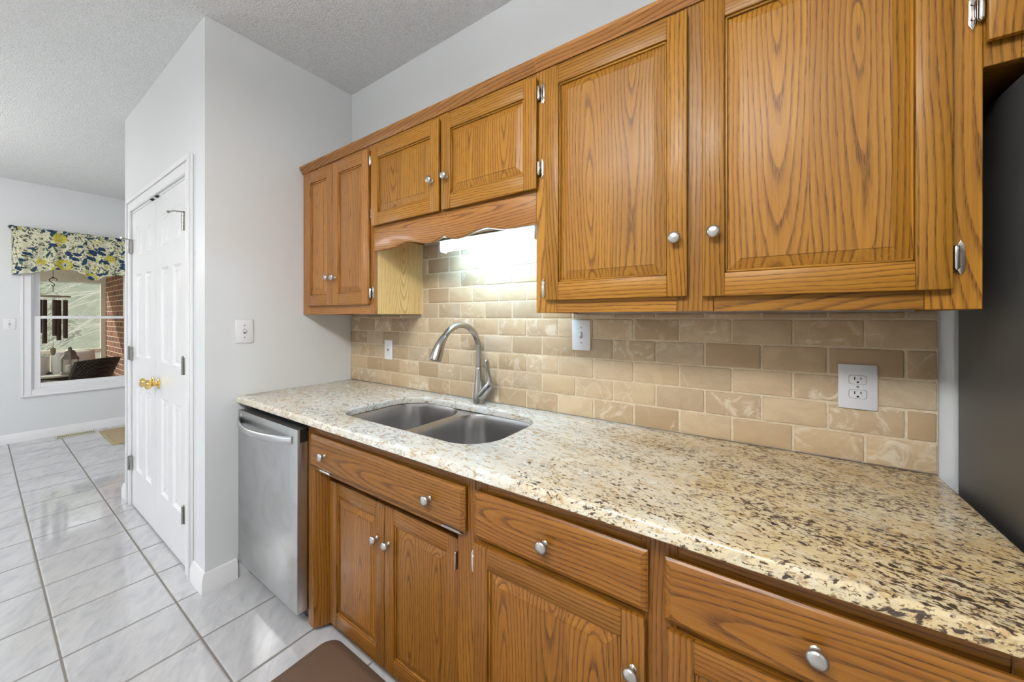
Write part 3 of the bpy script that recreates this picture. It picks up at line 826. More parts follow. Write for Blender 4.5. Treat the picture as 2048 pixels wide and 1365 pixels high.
# --- big double cabinet
Cc = thing('upper_cabinet', 'large oak wall cabinet with two raised panel doors right of the sink', 'cabinet', (-0.138, -0.15, ZU0))
m = MB(); carcass(m, -0.6218, 0.345, YU + 0.019, ZU0, ZU1)
m.build('cabinet_body', 'oak', Cc)
face_frame(Cc, [(-0.6218, -0.545), (-0.185, -0.098), (0.270, 0.345)], [(-0.545, -0.185, ZU0, 1.385), (-0.098, 0.270, ZU0, 1.385), (-0.545, -0.185, 2.095, ZU1), (-0.098, 0.270, 2.095, ZU1)], ZU0, ZU1, YU)
d = cabinet_door(Cc, -0.580, -0.157, 1.365, 2.113, YU - 0.001, 'oak', (-0.185, 1.518), 2)
hinge(d, -0.5855, 2.052, YU, -1); hinge(d, -0.5855, 1.405, YU, -1)
d = cabinet_door(Cc, -0.122, 0.303, 1.363, 2.113, YU - 0.001, 'oak', (-0.095, 1.522), 2)
hinge(d, 0.3085, 1.424, YU, 1); hinge(d, 0.3085, 2.052, YU, 1)

# --- cabinet over the refrigerator
Dc = thing('upper_cabinet', 'oak cabinet bridging over the dark refrigerator at the top corner', 'cabinet', (0.83, -0.15, 1.78))
m = MB(); carcass(m, 0.3455, 1.32, YU + 0.019, 1.778, ZU1)
m.build('cabinet_body', 'oak', Dc)
face_frame(Dc, [(0.3455, 0.39), (0.80, 0.87), (1.28, 1.32)], [(0.39, 0.80, 1.778, 1.83), (0.87, 1.28, 1.778, 1.83), (0.39, 0.80, 2.095, ZU1), (0.87, 1.28, 2.095, ZU1)], 1.778, ZU1, YU)
d = cabinet_door(Dc, 0.345, 0.815, 1.817, 2.108, YU - 0.001, 'oak', (0.79, 1.87), 2)
hinge(d, 0.3395, 1.885, YU, -1); hinge(d, 0.3395, 2.05, YU, -1)
cabinet_door(Dc, 0.855, 1.31, 1.817, 2.108, YU - 0.001, 'oak', (0.88, 1.87), 2)

# --- crown moulding along the whole run
prof = [(0.0, 2.131), (-0.004, 2.131), (-0.006, 2.136), (-0.010, 2.144), (-0.016, 2.153), (-0.020, 2.158), (-0.020, 2.170), (0.02, 2.170), (0.02, 2.1465), (0.0, 2.1465)]
m = MB()
for x0, x1 in ((XL + 0.002, -0.62), (-0.62, 1.32)):
    m.prism([(YU - 0.0008 + p, z) for p, z in prof], 'yz', x0, x1, 0, grain_fn((0, YU, 2.15), 'zyx', 'plain'), random.random())
tag(m.build('crown_moulding', 'oak_brown'), 'long dark oak crown moulding along the top of the wall cabinets', 'moulding')

# ------------------------------------------------------------------ base cabinets
YB = -0.58
E_ = thing('base_cabinet', 'oak sink base cabinet with set back doors and wide tilt-out front', 'cabinet', (-1.11, -0.3, 0))
m = MB()
m.board(-1.566, -1.550, -0.52, -0.004, 0.0, 0.70, 'yxz', 'plain', 0)
m.board(-0.672, -0.656, -0.52, -0.004, 0.0, 0.70, 'yxz', 'plain', 0)
m.board(-1.550, -0.672, -0.50, -0.004, 0.05, 0.066, 'yzx', 'plain', 0)
m.board(-1.550, -0.672, -0.012, -0.004, 0.066, 0.70, 'xyz', 'plain', 0)
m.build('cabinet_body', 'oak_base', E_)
m = MB()
m.board(-1.566, -1.525, YB, YB + 0.06, 0.022, 0.883, 'xyz', 'stile', 0.001)
m.board(-0.722, -0.656, YB, YB + 0.06, 0.022, 0.883, 'xyz', 'stile', 0.001)
m.board(-1.525, -0.722, YB + 0.0005, YB + 0.02, 0.825, 0.883, 'zyx', 'plain', 0.001)
m.board(-1.525, -0.722, YB + 0.0005, YB + 0.06, 0.682, 0.712, 'zyx', 'plain', 0.001)
# angled returns into the alcove and the set-back inner frame
for s, xa, xb in ((1, -1.525, -1.490), (-1, -0.722, -0.757)):
    gf = grain_fn(((xa + xb) / 2, -0.55, 0.35), 'yxz', 'stile')
    m.prism([(xa, YB + 0.001), (xb, -0.517), (xb, -0.50), (xa, -0.50)], 'xy', 0.022, 0.690, 0, gf, random.random())
m.board(-1.49, -1.455, -0.514, -0.496, 0.022, 0.69, 'xyz', 'stile', 0)
m.board(-0.792, -0.757, -0.514, -0.496, 0.022, 0.69, 'xyz', 'stile', 0)
m.board(-1.455, -0.792, -0.514, -0.496, 0.61, 0.69, 'zyx', 'plain', 0)
m.board(-1.455, -0.792, -0.514, -0.496, 0.022, 0.07, 'zyx', 'plain', 0)
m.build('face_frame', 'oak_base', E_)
MB().box(-1.55, -0.66, -0.512, -0.498, 0.0, 0.0215).build('toe_kick', 'dark_toe', E_)
def drawer_front(parent, x0, x1, z0, z1, yb, knobs, mat='oak_base'):
    m = MB()
    yf = yb - 0.019
    gf = grain_fn(((x0 + x1) / 2, yb, (z0 + z1) / 2), 'zyx', 'panel')
    sd = random.random()
    rings = [(0.004, yb), (0.0, yb - 0.006), (0.0, yb - 0.011), (0.004, yb - 0.0145), (0.013, yf)]
    vs = []; fs = []
    for o_, y in rings: vs += [(x0 + o_, y, z0 + o_), (x1 - o_, y, z0 + o_), (x1 - o_, y, z1 - o_), (x0 + o_, y, z1 - o_)]
    for i in range(len(rings) - 1):
        for q in range(4): fs.append([i * 4 + q, i * 4 + (q + 1) % 4, i * 4 + 4 + (q + 1) % 4, i * 4 + 4 + q])
    fs.append([0, 1, 2, 3]); k = 4 * (len(rings) - 1); fs.append([k, k + 1, k + 2, k + 3])
    m.faces(vs, fs, gf, sd)
    d = m.build('drawer', mat, parent, 12)
    for (kx, kz) in knobs: knob_mesh((kx, yf, kz), (0, -1, 0)).build('knob', 'satin_nickel', d)
    return d
d = drawer_front(E_, -1.519, -0.683, 0.703, 0.832, YB - 0.001, [(-1.400, 0.770), (-0.818, 0.768)])
for x in (-1.41, -0.735):
    h = MB(); h.lathe([(0.0045, 0), (0.0045, 0.07)], (x - 0.035, YB - 0.014, 0.7000), (1, 0, 0), 10)
    h.box(x - 0.04, x + 0.045, YB - 0.019, YB - 0.002, 0.701, 0.7026)
    h.build('hinge', 'chrome', d)
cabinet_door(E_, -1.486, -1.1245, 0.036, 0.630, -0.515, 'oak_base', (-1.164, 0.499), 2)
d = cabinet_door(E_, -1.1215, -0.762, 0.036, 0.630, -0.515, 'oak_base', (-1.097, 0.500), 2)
h = MB(); h.box(-0.757, -0.753, -0.558, -0.525, 0.55, 0.605, 0.001).lathe([(0.005, 0), (0.005, 0.05)], (-0.752, -0.537, 0.552), (0, 0, 1), 10)
h.build('hinge', 'chrome', d)
h = MB(); h.box(-0.7235, -0.7222, -0.575, -0.530, 0.555, 0.615, 0.0004); h.build('hinge', 'chrome', d)

Fc = thing('base_cabinet', 'oak double base cabinet with two drawers above two doors under the granite', 'cabinet', (-0.14, -0.3, 0))
m = MB()
m.board(-0.6545, -0.639, YB + 0.02, -0.004, 0.10, 0.883, 'yxz', 'plain', 0)
m.board(0.352, 0.367, YB + 0.02, -0.004, 0.10, 0.883, 'yxz', 'plain', 0)
m.board(-0.639, 0.352, YB + 0.02, -0.004, 0.10, 0.116, 'yzx', 'plain', 0)
m.board(-0.639, 0.352, -0.012, -0.004, 0.116, 0.883, 'xyz', 'plain', 0)
m.build('cabinet_body', 'oak_base', Fc)
face_frame(Fc, [(-0.6545, -0.615), (-0.205, -0.135), (0.28, 0.367)],
           [(-0.615, -0.205, 0.825, 0.883), (-0.615, -0.205, 0.682, 0.712), (-0.615, -0.205, 0.10, 0.14), (-0.135, 0.28, 0.825, 0.883), (-0.135, 0.28, 0.682, 0.712), (-0.135, 0.28, 0.10, 0.14)], 0.10, 0.883, YB, 'oak_base')
MB().box(-0.65, 0.36, -0.515, -0.50, 0.0, 0.10).build('toe_kick', 'dark_toe', Fc)
drawer_front(Fc, -0.650, -0.189, 0.706, 0.834, YB - 0.001, [(-0.424, 0.770)])
drawer_front(Fc, -0.157, 0.306, 0.706, 0.834, YB - 0.001, [(0.074, 0.772)])
d = cabinet_door(Fc, -0.650, -0.193, 0.118, 0.694, YB - 0.001, 'oak_base', (-0.217, 0.585), 3)
hinge(d, -0.6555, 0.628, YB, -1)
cabinet_door(Fc, -0.153, 0.306, 0.118, 0.694, YB - 0.001, 'oak_base', (0.28, 0.585), 3)

# ------------------------------------------------------------------ granite counter with the sink cut-out
def rrect(x0, x1, y0, y1, r, n=8):
    """rounded rectangle, counter-clockwise; r = radii for (x0y0, x1y0, x1y1, x0y1)"""
    out = []
    for (cx, cy, a0, rr) in ((x0, y0, PI, r[0]), (x1, y0, 1.5 * PI, r[1]), (x1, y1, 0, r[2]), (x0, y1, 0.5 * PI, r[3])):
        ox = cx + rr * (1 if cx == x0 else -1); oy = cy + rr * (1 if cy == y0 else -1)
        for i in range(n + 1):
            a = a0 + 0.5 * PI * i / n
            out.append((ox + rr * math.cos(a), oy + rr * math.sin(a)))
    return out
SX0, SX1, SY0, SY1 = -1.462, -0.696, -0.517, -0.110
hole = rrect(SX0, SX1, SY0, SY1, (0.10, 0.13, 0.13, 0.13), 10)
outer = rrect(-2.178, 0.371, -0.634, -0.0015, (0.022, 0.014, 0.014, 0.014), 6)
def counter():
    m = MB()
    zt, zb = 0.914, 0.884
    bm = bmesh.new()
    def ring(poly, z, inset, sgn):
        n = len(poly); res = []
        for i in range(n):
            p0, p1, p2 = Vector(poly[i - 1]), Vector(poly[i]), Vector(poly[(i + 1) % n])
            t = ((p1 - p0).normalized() + (p2 - p1).normalized())
            t = t.normalized() if t.length > 1e-6 else (p2 - p1).normalized()
            nr = Vector((-t.y, t.x)) * sgn
            q = p1 + nr * inset
            res.append(bm.verts.new((q.x, q.y, z)))
        return res
    def skin(a, b):
        n = len(a)
        for i in range(n): bm.faces.new([a[i], a[(i + 1) % n], b[(i + 1) % n], b[i]])
    R = 0.009
    stepz = [(zb, 0.003)] + [(zb + 0.003, 0.0)] + [(zt - R + R * math.sin(a), R - R * math.cos(a)) for a in (0, 0.4, 0.8, 1.2, PI / 2)]
    ro = [ring(outer, z, i, 1) for z, i in stepz]
    rh = [ring(hole, z, i * 0.6, -1) for z, i in stepz]
    for a, b in zip(ro, ro[1:]): skin(a, b)
    for a, b in zip(rh, rh[1:]): skin(b, a)
    for o_, h_ in ((ro[-1], rh[-1]), (ro[0], rh[0])):
        es = []
        for L in (o_, h_):
            for i in range(len(L)):
                e = bm.edges.get((L[i], L[(i + 1) % len(L)]))
                es.append(e)
        bmesh.ops.triangle_fill(bm, use_beauty=True, use_dissolve=False, edges=es)
    bmesh.ops.recalc_face_normals(bm, faces=bm.faces)
    m.take(bm, None, 0)
    return m
tag(counter().build('countertop', 'granite', None, 30), 'cream and gold speckled granite countertop over the oak base cabinets', 'countertop')

# ------------------------------------------------------------------ sink
K = thing('kitchen_sink', 'undermount double bowl stainless steel sink set in the granite', 'sink', (-1.08, -0.31, 0.7))
def bowl(x0, x1, y0, y1, zt, depth, r):
    levels = [(0.0, zt), (0.0015, zt - 0.004), (0.004, zt - 0.02), (0.008, zt - 0.06), (0.014, zt - depth + 0.05), (0.022, zt - depth + 0.02), (0.045, zt - depth + 0.004), (0.075, zt - depth)]
    vs = []; fs = []
    n = None
    for (ins, z) in levels:
        rr = max(0.02, r - ins * 0.6)
        pl = rrect(x0 + ins, x1 - ins, y0 + ins, y1 - ins, (rr,) * 4, 10)
        n = len(pl); vs += [(p[0], p[1], z) for p in pl]
    for i in range(len(levels) - 1):
        for k in range(n): fs.append([i * n + k, i * n + (k + 1) % n, (i + 1) * n + (k + 1) % n, (i + 1) * n + k])
    fs.append([(len(levels) - 1) * n + k for k in range(n)])
    bm = bmesh.new(); bv = [bm.verts.new(v) for v in vs]
    for f in fs: bm.faces.new([bv[i] for i in f])
    bmesh.ops.recalc_face_normals(bm, faces=bm.faces)
    for f in bm.faces: f.normal_flip()
    return bm
ZS = 0.8825
xd0, xd1 = -1.104, -1.070
for (a, b) in ((SX0 - 0.004, xd0), (xd1, SX1 + 0.004)):
    m = MB(); m.take(bowl(a, b, SY0 - 0.004, SY1 + 0.004, ZS - 0.0002, 0.215, 0.105), None, 0)
    bo = m.build('bowl', 'sink_steel', K, 50)
    dr_ = MB(); cx, cy = (a + b) / 2, -0.28
    dr_.lathe([(0.045, 0), (0.045, 0.003), (0.036, 0.004), (0.03, 0.001), (0.001, 0.001)], (cx, cy, ZS - 0.215), (0, 0, 1), 24)
    dr_.build('drain', 'satin_nickel', bo)
# rim flange with the two bowl openings and the low divider
def sink_rim():
    m = MB(); bm = bmesh.new()
    out = rrect(SX0 - 0.03, SX1 + 0.03, SY0 - 0.03, SY1 + 0.03, (0.12,) * 4, 10)
    L = []
    for pl in (out, rrect(SX0 - 0.004, xd0, SY0 - 0.004, SY1 + 0.004, (0.105,) * 4, 10), rrect(xd1, SX1 + 0.004, SY0 - 0.004, SY1 + 0.004, (0.105,) * 4, 10)):
        L.append([bm.verts.new((p[0], p[1], ZS)) for p in pl])
    es = []
    for l in L:
        for i in range(len(l)): es.append(bm.edges.new((l[i], l[(i + 1) % len(l)])))
    bmesh.ops.triangle_fill(bm, use_beauty=True, edges=es)
    bmesh.ops.recalc_face_normals(bm, faces=bm.faces)
    m.take(bm, None, 0); return m
sink_rim().build('rim', 'sink_steel', K, 25)

# ------------------------------------------------------------------ faucet
Fa = thing('faucet', 'brushed nickel pull-down kitchen faucet with side lever behind the sink', 'faucet', (-1.072, -0.062, 0.914))
fx, fy = -1.070, -0.062
m = MB()
m.lathe([(0.0275, 0), (0.0272, 0.02), (0.025, 0.05), (0.0205, 0.085), (0.0170, 0.12), (0.0150, 0.15), (0.0142, 0.165), (0.0138, 0.1655), (0.0138, 0.168)], (fx, fy, 0.9145), (0, 0, 1), 28)
pth = [(fx, fy, 1.03), (fx + 0.012, fy, 0.945), (fx + 0.028, fy, 0.965), (fx + 0.042, fy, 0.983), (fx + 0.052, fy, 0.996)]
m.tube([(fx - 0.002, fy, 0.935), (fx + 0.018, fy, 0.955), (fx + 0.036, fy, 0.975), (fx + 0.050, fy, 0.991)], [0.022, 0.0225, 0.0215, 0.0205], 22)
m.build('faucet_body', 'brushed_nickel', Fa)
m = MB()
cy_, cz_, R_ = -0.186, 1.152, 0.124
sp = [(fx, fy, 1.083), (fx, fy, 1.12)]; sr = [0.0137, 0.0134]
for i in range(0, 15):
    a = math.radians(i * 10)
    sp.append((fx, cy_ + R_ * math.cos(a), cz_ + R_ * math.sin(a))); sr.append(0.0134 - 0.00005 * i)
m.tube(sp, sr, 20)
m.build('spout', 'brushed_nickel', Fa)
m = MB()
a = math.radians(141)
p0 = Vector((fx, cy_ + R_ * math.cos(a), cz_ + R_ * math.sin(a)))
hp = [p0]; hr = [0.0136]
for i, ang in enumerate((150, 160, 170)):
    a = math.radians(ang); hp.append(Vector((fx, cy_ + (R_ + 0.004) * math.cos(a) - 0.004 * (i), cz_ + (R_ + 0.002) * math.sin(a)))); hr.append((0.0165, 0.0195, 0.0225)[i])
hp.append(hp[-1] + Vector((0, -0.012, -0.026))); hr.append(0.0245)
hp.append(hp[-1] + Vector((0, -0.003, -0.008))); hr.append(0.0238)
m.tube(hp, hr, 24)
hd = m.build('spray_head', 'brushed_nickel', Fa)
m = MB(); t = (hp[-1] - hp[-2]).normalized()
m.lathe([(0.0212, 0), (0.0212, 0.003), (0.017, 0.0045), (0.002, 0.0045)], hp[-1], t, 22); m.build('aerator', 'dark_chrome', hd)
m = MB(); m.box(fx - 0.006, fx + 0.006, cy_ - R_ + 0.006, cy_ - R_ + 0.016, 1.170, 1.205, 0.002, rot=Matrix.Rotation(math.radians(-14), 3, 'X')); m.build('spray_button', 'slot_black', hd)
m = MB()
lp = [(fx + 0.046, fy, 0.9865), (fx + 0.060, fy, 1.003), (fx + 0.066, fy, 1.016), (fx + 0.064, fy - 0.002, 1.034), (fx + 0.060, fy - 0.004, 1.052), (fx + 0.057, fy - 0.007, 1.074), (fx + 0.055, fy - 0.010, 1.097), (fx + 0.054, fy - 0.013, 1.115), (fx + 0.054, fy - 0.014, 1.121)]
lr = [(0.0205, 0.0205), (0.0195, 0.0195), (0.0165, 0.0165), (0.0105, 0.0115), (0.0075, 0.0100), (0.0072, 0.0110), (0.0085, 0.0145), (0.0080, 0.0120), (0.003, 0.004)]
m.tube(lp, lr, 20)
m.build('lever', 'brushed_nickel', Fa)

# ------------------------------------------------------------------ dishwasher
Dw = thing('dishwasher', 'stainless steel dishwasher with curved bar handle beside the pantry wall', 'dishwasher', (-1.87, -0.3, 0))
m = MB()
m.box(-2.168, -1.572, -0.565, -0.05, 0.085, 0.855, 0.002)
m.box(-2.160, -1.580, -0.550, -0.500, 0.0, 0.085)
m.box(-2.166, -1.574, -0.575, -0.10, 0.8555, 0.872)
m.box(-1.5735, -1.570, -0.600, -0.565, 0.800, 0.840)
m.build('tub_shell', 'black_rubber', Dw)
m = MB(); m.box(-2.170, -1.5695, -0.624, -0.568, 0.083, 0.846, 0.0035, 2)
dd = m.build('door', 'stainless_panel', Dw)
m = MB(); m.box(-1.5725, -1.5690, -0.6130, -0.5660, 0.79, 0.8445); m.build('gasket', 'black_rubber', dd)
m = MB()
hpx = []; n = 22
for i in range(n + 1):
    t = i / n; x = -2.150 + t * 0.540
    bow = math.sin(PI * t) ** 0.75 if 0 < t < 1 else 0
    hpx.append((x, -0.6245 - 0.052 * bow, 0.797 - 0.006 * math.sin(PI * t)))
m.tube(hpx, [(0.007, 0.0165)] * (n + 1), 14)
hh = m
hh.build('handle', 'stainless', dd)
m = MB(); m.lathe([(0.010, 0), (0.010, 0.0015), (0.008, 0.002)], (-2.128, -0.6242, 0.826), (0, -1, 0), 20); m.build('badge', 'chrome', dd)

# ------------------------------------------------------------------ refrigerator
Rf = thing('refrigerator', 'tall refrigerator with dark grey side panel at the right end of the counter', 'refrigerator', (0.85, -0.38, 0))
m = MB(); m.box(0.392, 1.300, -0.700, -0.037, 0.03, 1.752, 0.006, 2)
for x in (0.45, 1.24):
    for y in (-0.65, -0.1): m.box(x - 0.02, x + 0.02, y - 0.02, y + 0.02, 0.0, 0.03)
m.build('refrigerator_body', 'fridge_side', Rf)
for (a, b, hx) in ((0.394, 0.843, 0.805), (0.849, 1.298, 0.887)):
    m = MB(); m.box(a, b, -0.775, -0.702, 0.07, 1.748, 0.008, 3)
    dd = m.build('door', 'stainless', Rf)
    m = MB(); m.tube([(hx, -0.775, 0.75), (hx, -0.825, 0.78), (hx, -0.83, 1.1), (hx, -0.825, 1.45), (hx, -0.775, 1.48)], 0.012, 12); m.build('handle', 'stainless', dd)

# ------------------------------------------------------------------ tile backsplash
def backsplash():
    m = MB()
    pz, px = 0.0783, 0.1545
    z5 = 0.9155 + 5 * pz - 0.001
    regions = [(XL + 0.002, 0.368, 0.9155, z5), (XL + 0.002, -1.507, z5, 1.3235), (-0.626, 0.368, z5, 1.3235), (-1.503, -0.630, z5, 1.699)]
    yb, t = -0.0015, 0.0085
    for (rx0, rx1, rz0, rz1) in regions:
        k0 = int(round((rz0 - 0.9155) / pz)) - 1
        for row in range(0, 11):
            za = 0.9155 + row * pz; zb_ = za + pz - 0.0038
            za_ = max(za, rz0); zb2 = min(zb_, rz1)
            if zb2 - za_ < 0.008: continue
            xs = -0.0715 + (0.0775 if row % 2 else 0.0)
            n = -20
            while True:
                a = xs + n * px; b = a + px - 0.0038; n += 1
                if a > rx1: break
                a_, b_ = max(a, rx0), min(b, rx1)
                if b_ - a_ < 0.010: continue
                j = lambda s=0.0011: random.uniform(-s, s)
                bm = bmesh.new()
                q = [(a_ + abs(j()), za_ + abs(j())), (b_ - abs(j()), za_ + abs(j())), (b_ - abs(j()), zb2 - abs(j())), (a_ + abs(j()), zb2 - abs(j()))]
                # tumbled outline: nibbled corners and wavy edges
                out = []
                for i in range(4):
                    p, r = Vector(q[i]), Vector(q[(i + 1) % 4]); L = (r - p).length
                    nseg = 7 if L > 0.08 else 4
                    cr = min(0.0042, L * 0.2) * random.uniform(0.5, 1.1)
                    dirv = (r - p) / L; nn = Vector((-dirv.y, dirv.x))
                    for s in range(nseg + 1):
                        d_ = cr + (L - 2 * cr) * s / nseg
                        out.append(p + dirv * d_ + nn * abs(random.gauss(0, 0.00055)))
                tt = t * random.uniform(0.92, 1.05)
                lo = [bm.verts.new((p.x, yb, p.y)) for p in out]
                c0 = Vector(((a_ + b_) / 2, (za_ + zb2) / 2))
                def sh(p, d_):
                    v = p - c0; sx = max(0, 1 - d_ / max(abs((b_ - a_) / 2), 1e-3)); sz = max(0, 1 - d_ / max(abs((zb2 - za_) / 2), 1e-3))
                    return (c0.x + v.x * sx, c0.y + v.y * sz)
                mi = [bm.verts.new((p.x, yb - tt + 0.003, p.y)) for p in out]
                hi = [bm.verts.new((sh(p, 0.0012)[0], yb - tt + 0.0007, sh(p, 0.0012)[1])) for p in out]
                tp = [bm.verts.new((sh(p, 0.0034)[0], yb - tt, sh(p, 0.0034)[1])) for p in out]
                N = len(out)
                for A_, B_ in ((lo, mi), (mi, hi), (hi, tp)):
                    for i in range(N): bm.faces.new([A_[i], A_[(i + 1) % N], B_[(i + 1) % N], B_[i]])
                bm.faces.new(tp)
                bmesh.ops.recalc_face_normals(bm, faces=bm.faces)
                m.take(bm, None, random.random())
    return m
bs = tag(backsplash().build('backsplash', 'travertine'), 'tumbled beige travertine tile backsplash between granite counter and wall cabinets', 'backsplash')
m = MB(); m.box(XL + 0.001, 0.3690, -0.0072, -0.0008, 0.9152, 1.3235).box(-1.5105, -0.6225, -0.0072, -0.0008, 1.3235, 1.6985)
m.build('grout_bed', 'grout', bs)

# ------------------------------------------------------------------ sink light
Lt = thing('strip_light', 'glowing white fluorescent strip light behind the valance over the sink', 'light', (-0.96, -0.14, 1.69))
m = MB(); m.box(-1.225, -0.690, -0.19, -0.06, 1.662, 1.6985, 0.004); m.build('housing', 'fixture_cream', Lt)
m = MB(); m.prism([(-0.205, 1.650), (-0.203, 1.648), (-0.16, 1.6605), (-0.09, 1.6605), (-0.047, 1.648), (-0.045, 1.650), (-0.09, 1.6625), (-0.16, 1.6625)], 'yz', -1.232, -0.683); m.build('reflector', 'fixture_white', Lt)
m = MB(); m.tube([(-1.205, -0.15, 1.6275), (-0.712, -0.15, 1.6275)], 0.0165, 18); m.build('tube', 'glow_tube', Lt)
for x in (-1.214, -0.712):
    m = MB(); m.box(x, x + 0.009, -0.172, -0.128, 1.607, 1.662, 0.003); m.build('tube_holder', 'fixture_white', Lt)

# ------------------------------------------------------------------ switches and outlets
def plate(m, cx, cz, y, w=0.078, h=0.120, t=0.006):
    m.box(cx - w / 2, cx + w / 2, y - t, y, cz - h / 2, cz + h / 2, 0.0028, 2)
def rotz(o, ang, pivot):
    pass
def switch(name, label, frame, mat='plastic_white'):
    """frame maps (across, out, up) to room coordinates"""
    th = thing(name, label, 'light switch', frame(0, 0, 0))
    def fit(m):
        m.v = [frame(x, -y, z) for x, y, z in m.v]; return m
    m = MB(); plate(m, 0, 0, 0); fit(m).build('wall_plate', mat, th)
    m = MB(); m.box(-0.0055, 0.0055, -0.0066, -0.0058, -0.0125, 0.0125); fit(m).build('slot', 'screw_grey', th)
    m = MB(); m.box(-0.0042, 0.0042, -0.017, -0.004, -0.006, 0.006, 0.0015, rot=Matrix.Rotation(math.radians(-22), 3, 'X'), pivot=(0, -0.004, 0)); fit(m).build('toggle', 'plastic_white', th)
    for z in (0.0302, -0.0302):
        m = MB(); m.lathe([(0.0032, 0), (0.0028, 0.0012), (0.001, 0.0014)], (0, -0.0058, z), (0, -1, 0), 10); fit(m).build('screw', 'screw_grey', th)
    return th
switch('light_switch', 'white toggle switch on the travertine tile under the large wall cabinet', lambda x, y, z: (-0.5865 + x, -0.0098 - y, 1.239 + z))
switch('light_switch', 'white toggle switch on the pantry side wall above the dishwasher', lambda x, y, z: (XL + y, -0.5945 + x, 1.2385 + z))
switch('light_switch', 'white toggle switch on the dining wall left of the window', lambda x, y, z: (XW + y, -1.174 + x, 1.242 + z))

O1 = thing('outlet', 'white duplex outlet on tile near the refrigerator', 'outlet', (0.2195, -0.0098, 1.1205))
ox, oy, oz = 0.2195, -0.0098, 1.1205
m = MB(); plate(m, ox, oz, oy, 0.080, 0.122); m.build('wall_plate', 'plastic_cool', O1)
for dz in (0.0195, -0.0195):
    pl = [(ox + 0.0172 * max(-1, min(1, 1.25 * math.cos(a))) , oz + dz + 0.0145 * max(-0.80, min(0.80, math.sin(a)))) for a in [2 * PI * i / 28 for i in range(28)]]
    m = MB(); m.prism(pl, 'xz', oy - 0.0078, oy - 0.005, 0.0006)
    rc = m.build('receptacle', 'plastic_cool', O1)
    m = MB(); m.prism([(ox + (p - ox) * 1.06, oz + dz + (q - oz - dz) * 1.07) for p, q in pl], 'xz', oy - 0.0064, oy - 0.005); m.build('receptacle_gap', 'screw_grey', O1)
    m = MB()
    m.box(ox - 0.0075, ox - 0.0052, oy - 0.0082, oy - 0.0070, oz + dz - 0.0005, oz + dz + 0.0075)
    m.box(ox + 0.0052, ox + 0.0072, oy - 0.0082, oy - 0.0070, oz + dz + 0.0005, oz + dz + 0.0068)
    m.lathe([(0.0026, 0), (0.0026, 0.0011)], (ox, oy - 0.0071, oz + dz - 0.0065), (0, -1, 0), 12)
    m.build('slots', 'slot_black', rc)
m = MB(); m.lathe([(0.003, 0), (0.0026, 0.001), (0.001, 0.0012)], (ox, oy - 0.006, oz), (0, -1, 0), 10); m.build('screw', 'screw_grey', O1)

O2 = thing('outlet', 'white rectangular safety outlet on tile left of the faucet', 'outlet', (-1.789, -0.0098, 1.121))
ox, oz = -1.789, 1.121
m = MB(); plate(m, ox, oz, oy, 0.070, 0.114); m.build('wall_plate', 'plastic_white', O2)
m = MB(); m.box(ox - 0.0168, ox + 0.0168, oy - 0.0080, oy - 0.005, oz - 0.0335, oz + 0.0335, 0.001); rc = m.build('receptacle', 'plastic_white', O2)
m = MB()
m.box(ox - 0.007, ox + 0.007, oy - 0.0090, oy - 0.0078, oz + 0.001, oz + 0.0060).box(ox - 0.007, ox + 0.007, oy - 0.0090, oy - 0.0078, oz - 0.0075, oz - 0.0025)
m.build('test_button', 'slot_black', rc)
for s in (1, -1):
    m = MB()
    for dx in (-0.006, 0.0045): m.box(ox + dx, ox + dx + 0.0018, oy - 0.0084, oy - 0.0078, oz + s * 0.022 - 0.003, oz + s * 0.022 + 0.004)
    m.build('slots', 'screw_grey', rc)

# ------------------------------------------------------------------ floor mat, rug, register
m = MB()
pl = rrect(-1.447, 0.30, -1.05, -0.540, (0.06,) * 4, 8)
bm = bmesh.new()
rr = []
for ins, z in ((0.0, 0.0012), (0.0, 0.006), (0.004, 0.0095), (0.028, 0.0185), (0.036, 0.019)):
    q = rrect(-1.447 + ins, 0.30 - ins, -1.05 + ins, -0.540 - ins, (0.06 - ins * 0.7,) * 4, 8)
    rr.append([bm.verts.new((p[0], p[1], z)) for p in q])
for a, b in zip(rr, rr[1:]):
    for i in range(len(a)): bm.faces.new([a[i], a[(i + 1) % len(a)], b[(i + 1) % len(a)], b[i]])
bm.faces.new(rr[-1]); bm.faces.new(rr[0][::-1])
bmesh.ops.recalc_face_normals(bm, faces=bm.faces)
m.take(bm, None, 0)
tag(m.build('anti_fatigue_mat', 'mat_brown', None, 20), 'brown cushioned floor mat in front of the sink cabinet', 'mat')

Rg = tag(MB().box(-6.24, -5.48, -0.575, -0.02, 0.0006, 0.010, 0.003).build('rug', 'jute'), 'tan woven rug on the tile behind the pantry corner', 'rug')
m = MB(); m.box(-6.245, -6.225, -0.578, -0.02, 0.0004, 0.012, 0.002).box(-5.495, -5.472, -0.578, -0.02, 0.0004, 0.012, 0.002).box(-6.225, -5.495, -0.580, -0.562, 0.0004, 0.012, 0.002)
m.build('rug_binding', 'jute_edge', Rg)
Vt = thing('floor_register', 'cream metal floor vent along the baseboard under the dining window', 'vent', (-6.33, -0.74, 0))
m = MB(); m.box(-6.395, -6.255, -0.885, -0.600, 0.0005, 0.006, 0.002); m.build('register_plate', 'register_cream', Vt)
m = MB()
for i in range(19): m.box(-6.340, -6.275, -0.872 + i * 0.0142, -0.872 + i * 0.0142 + 0.0075, 0.0058, 0.0066)
m.build('louvers', 'slot_black', Vt)

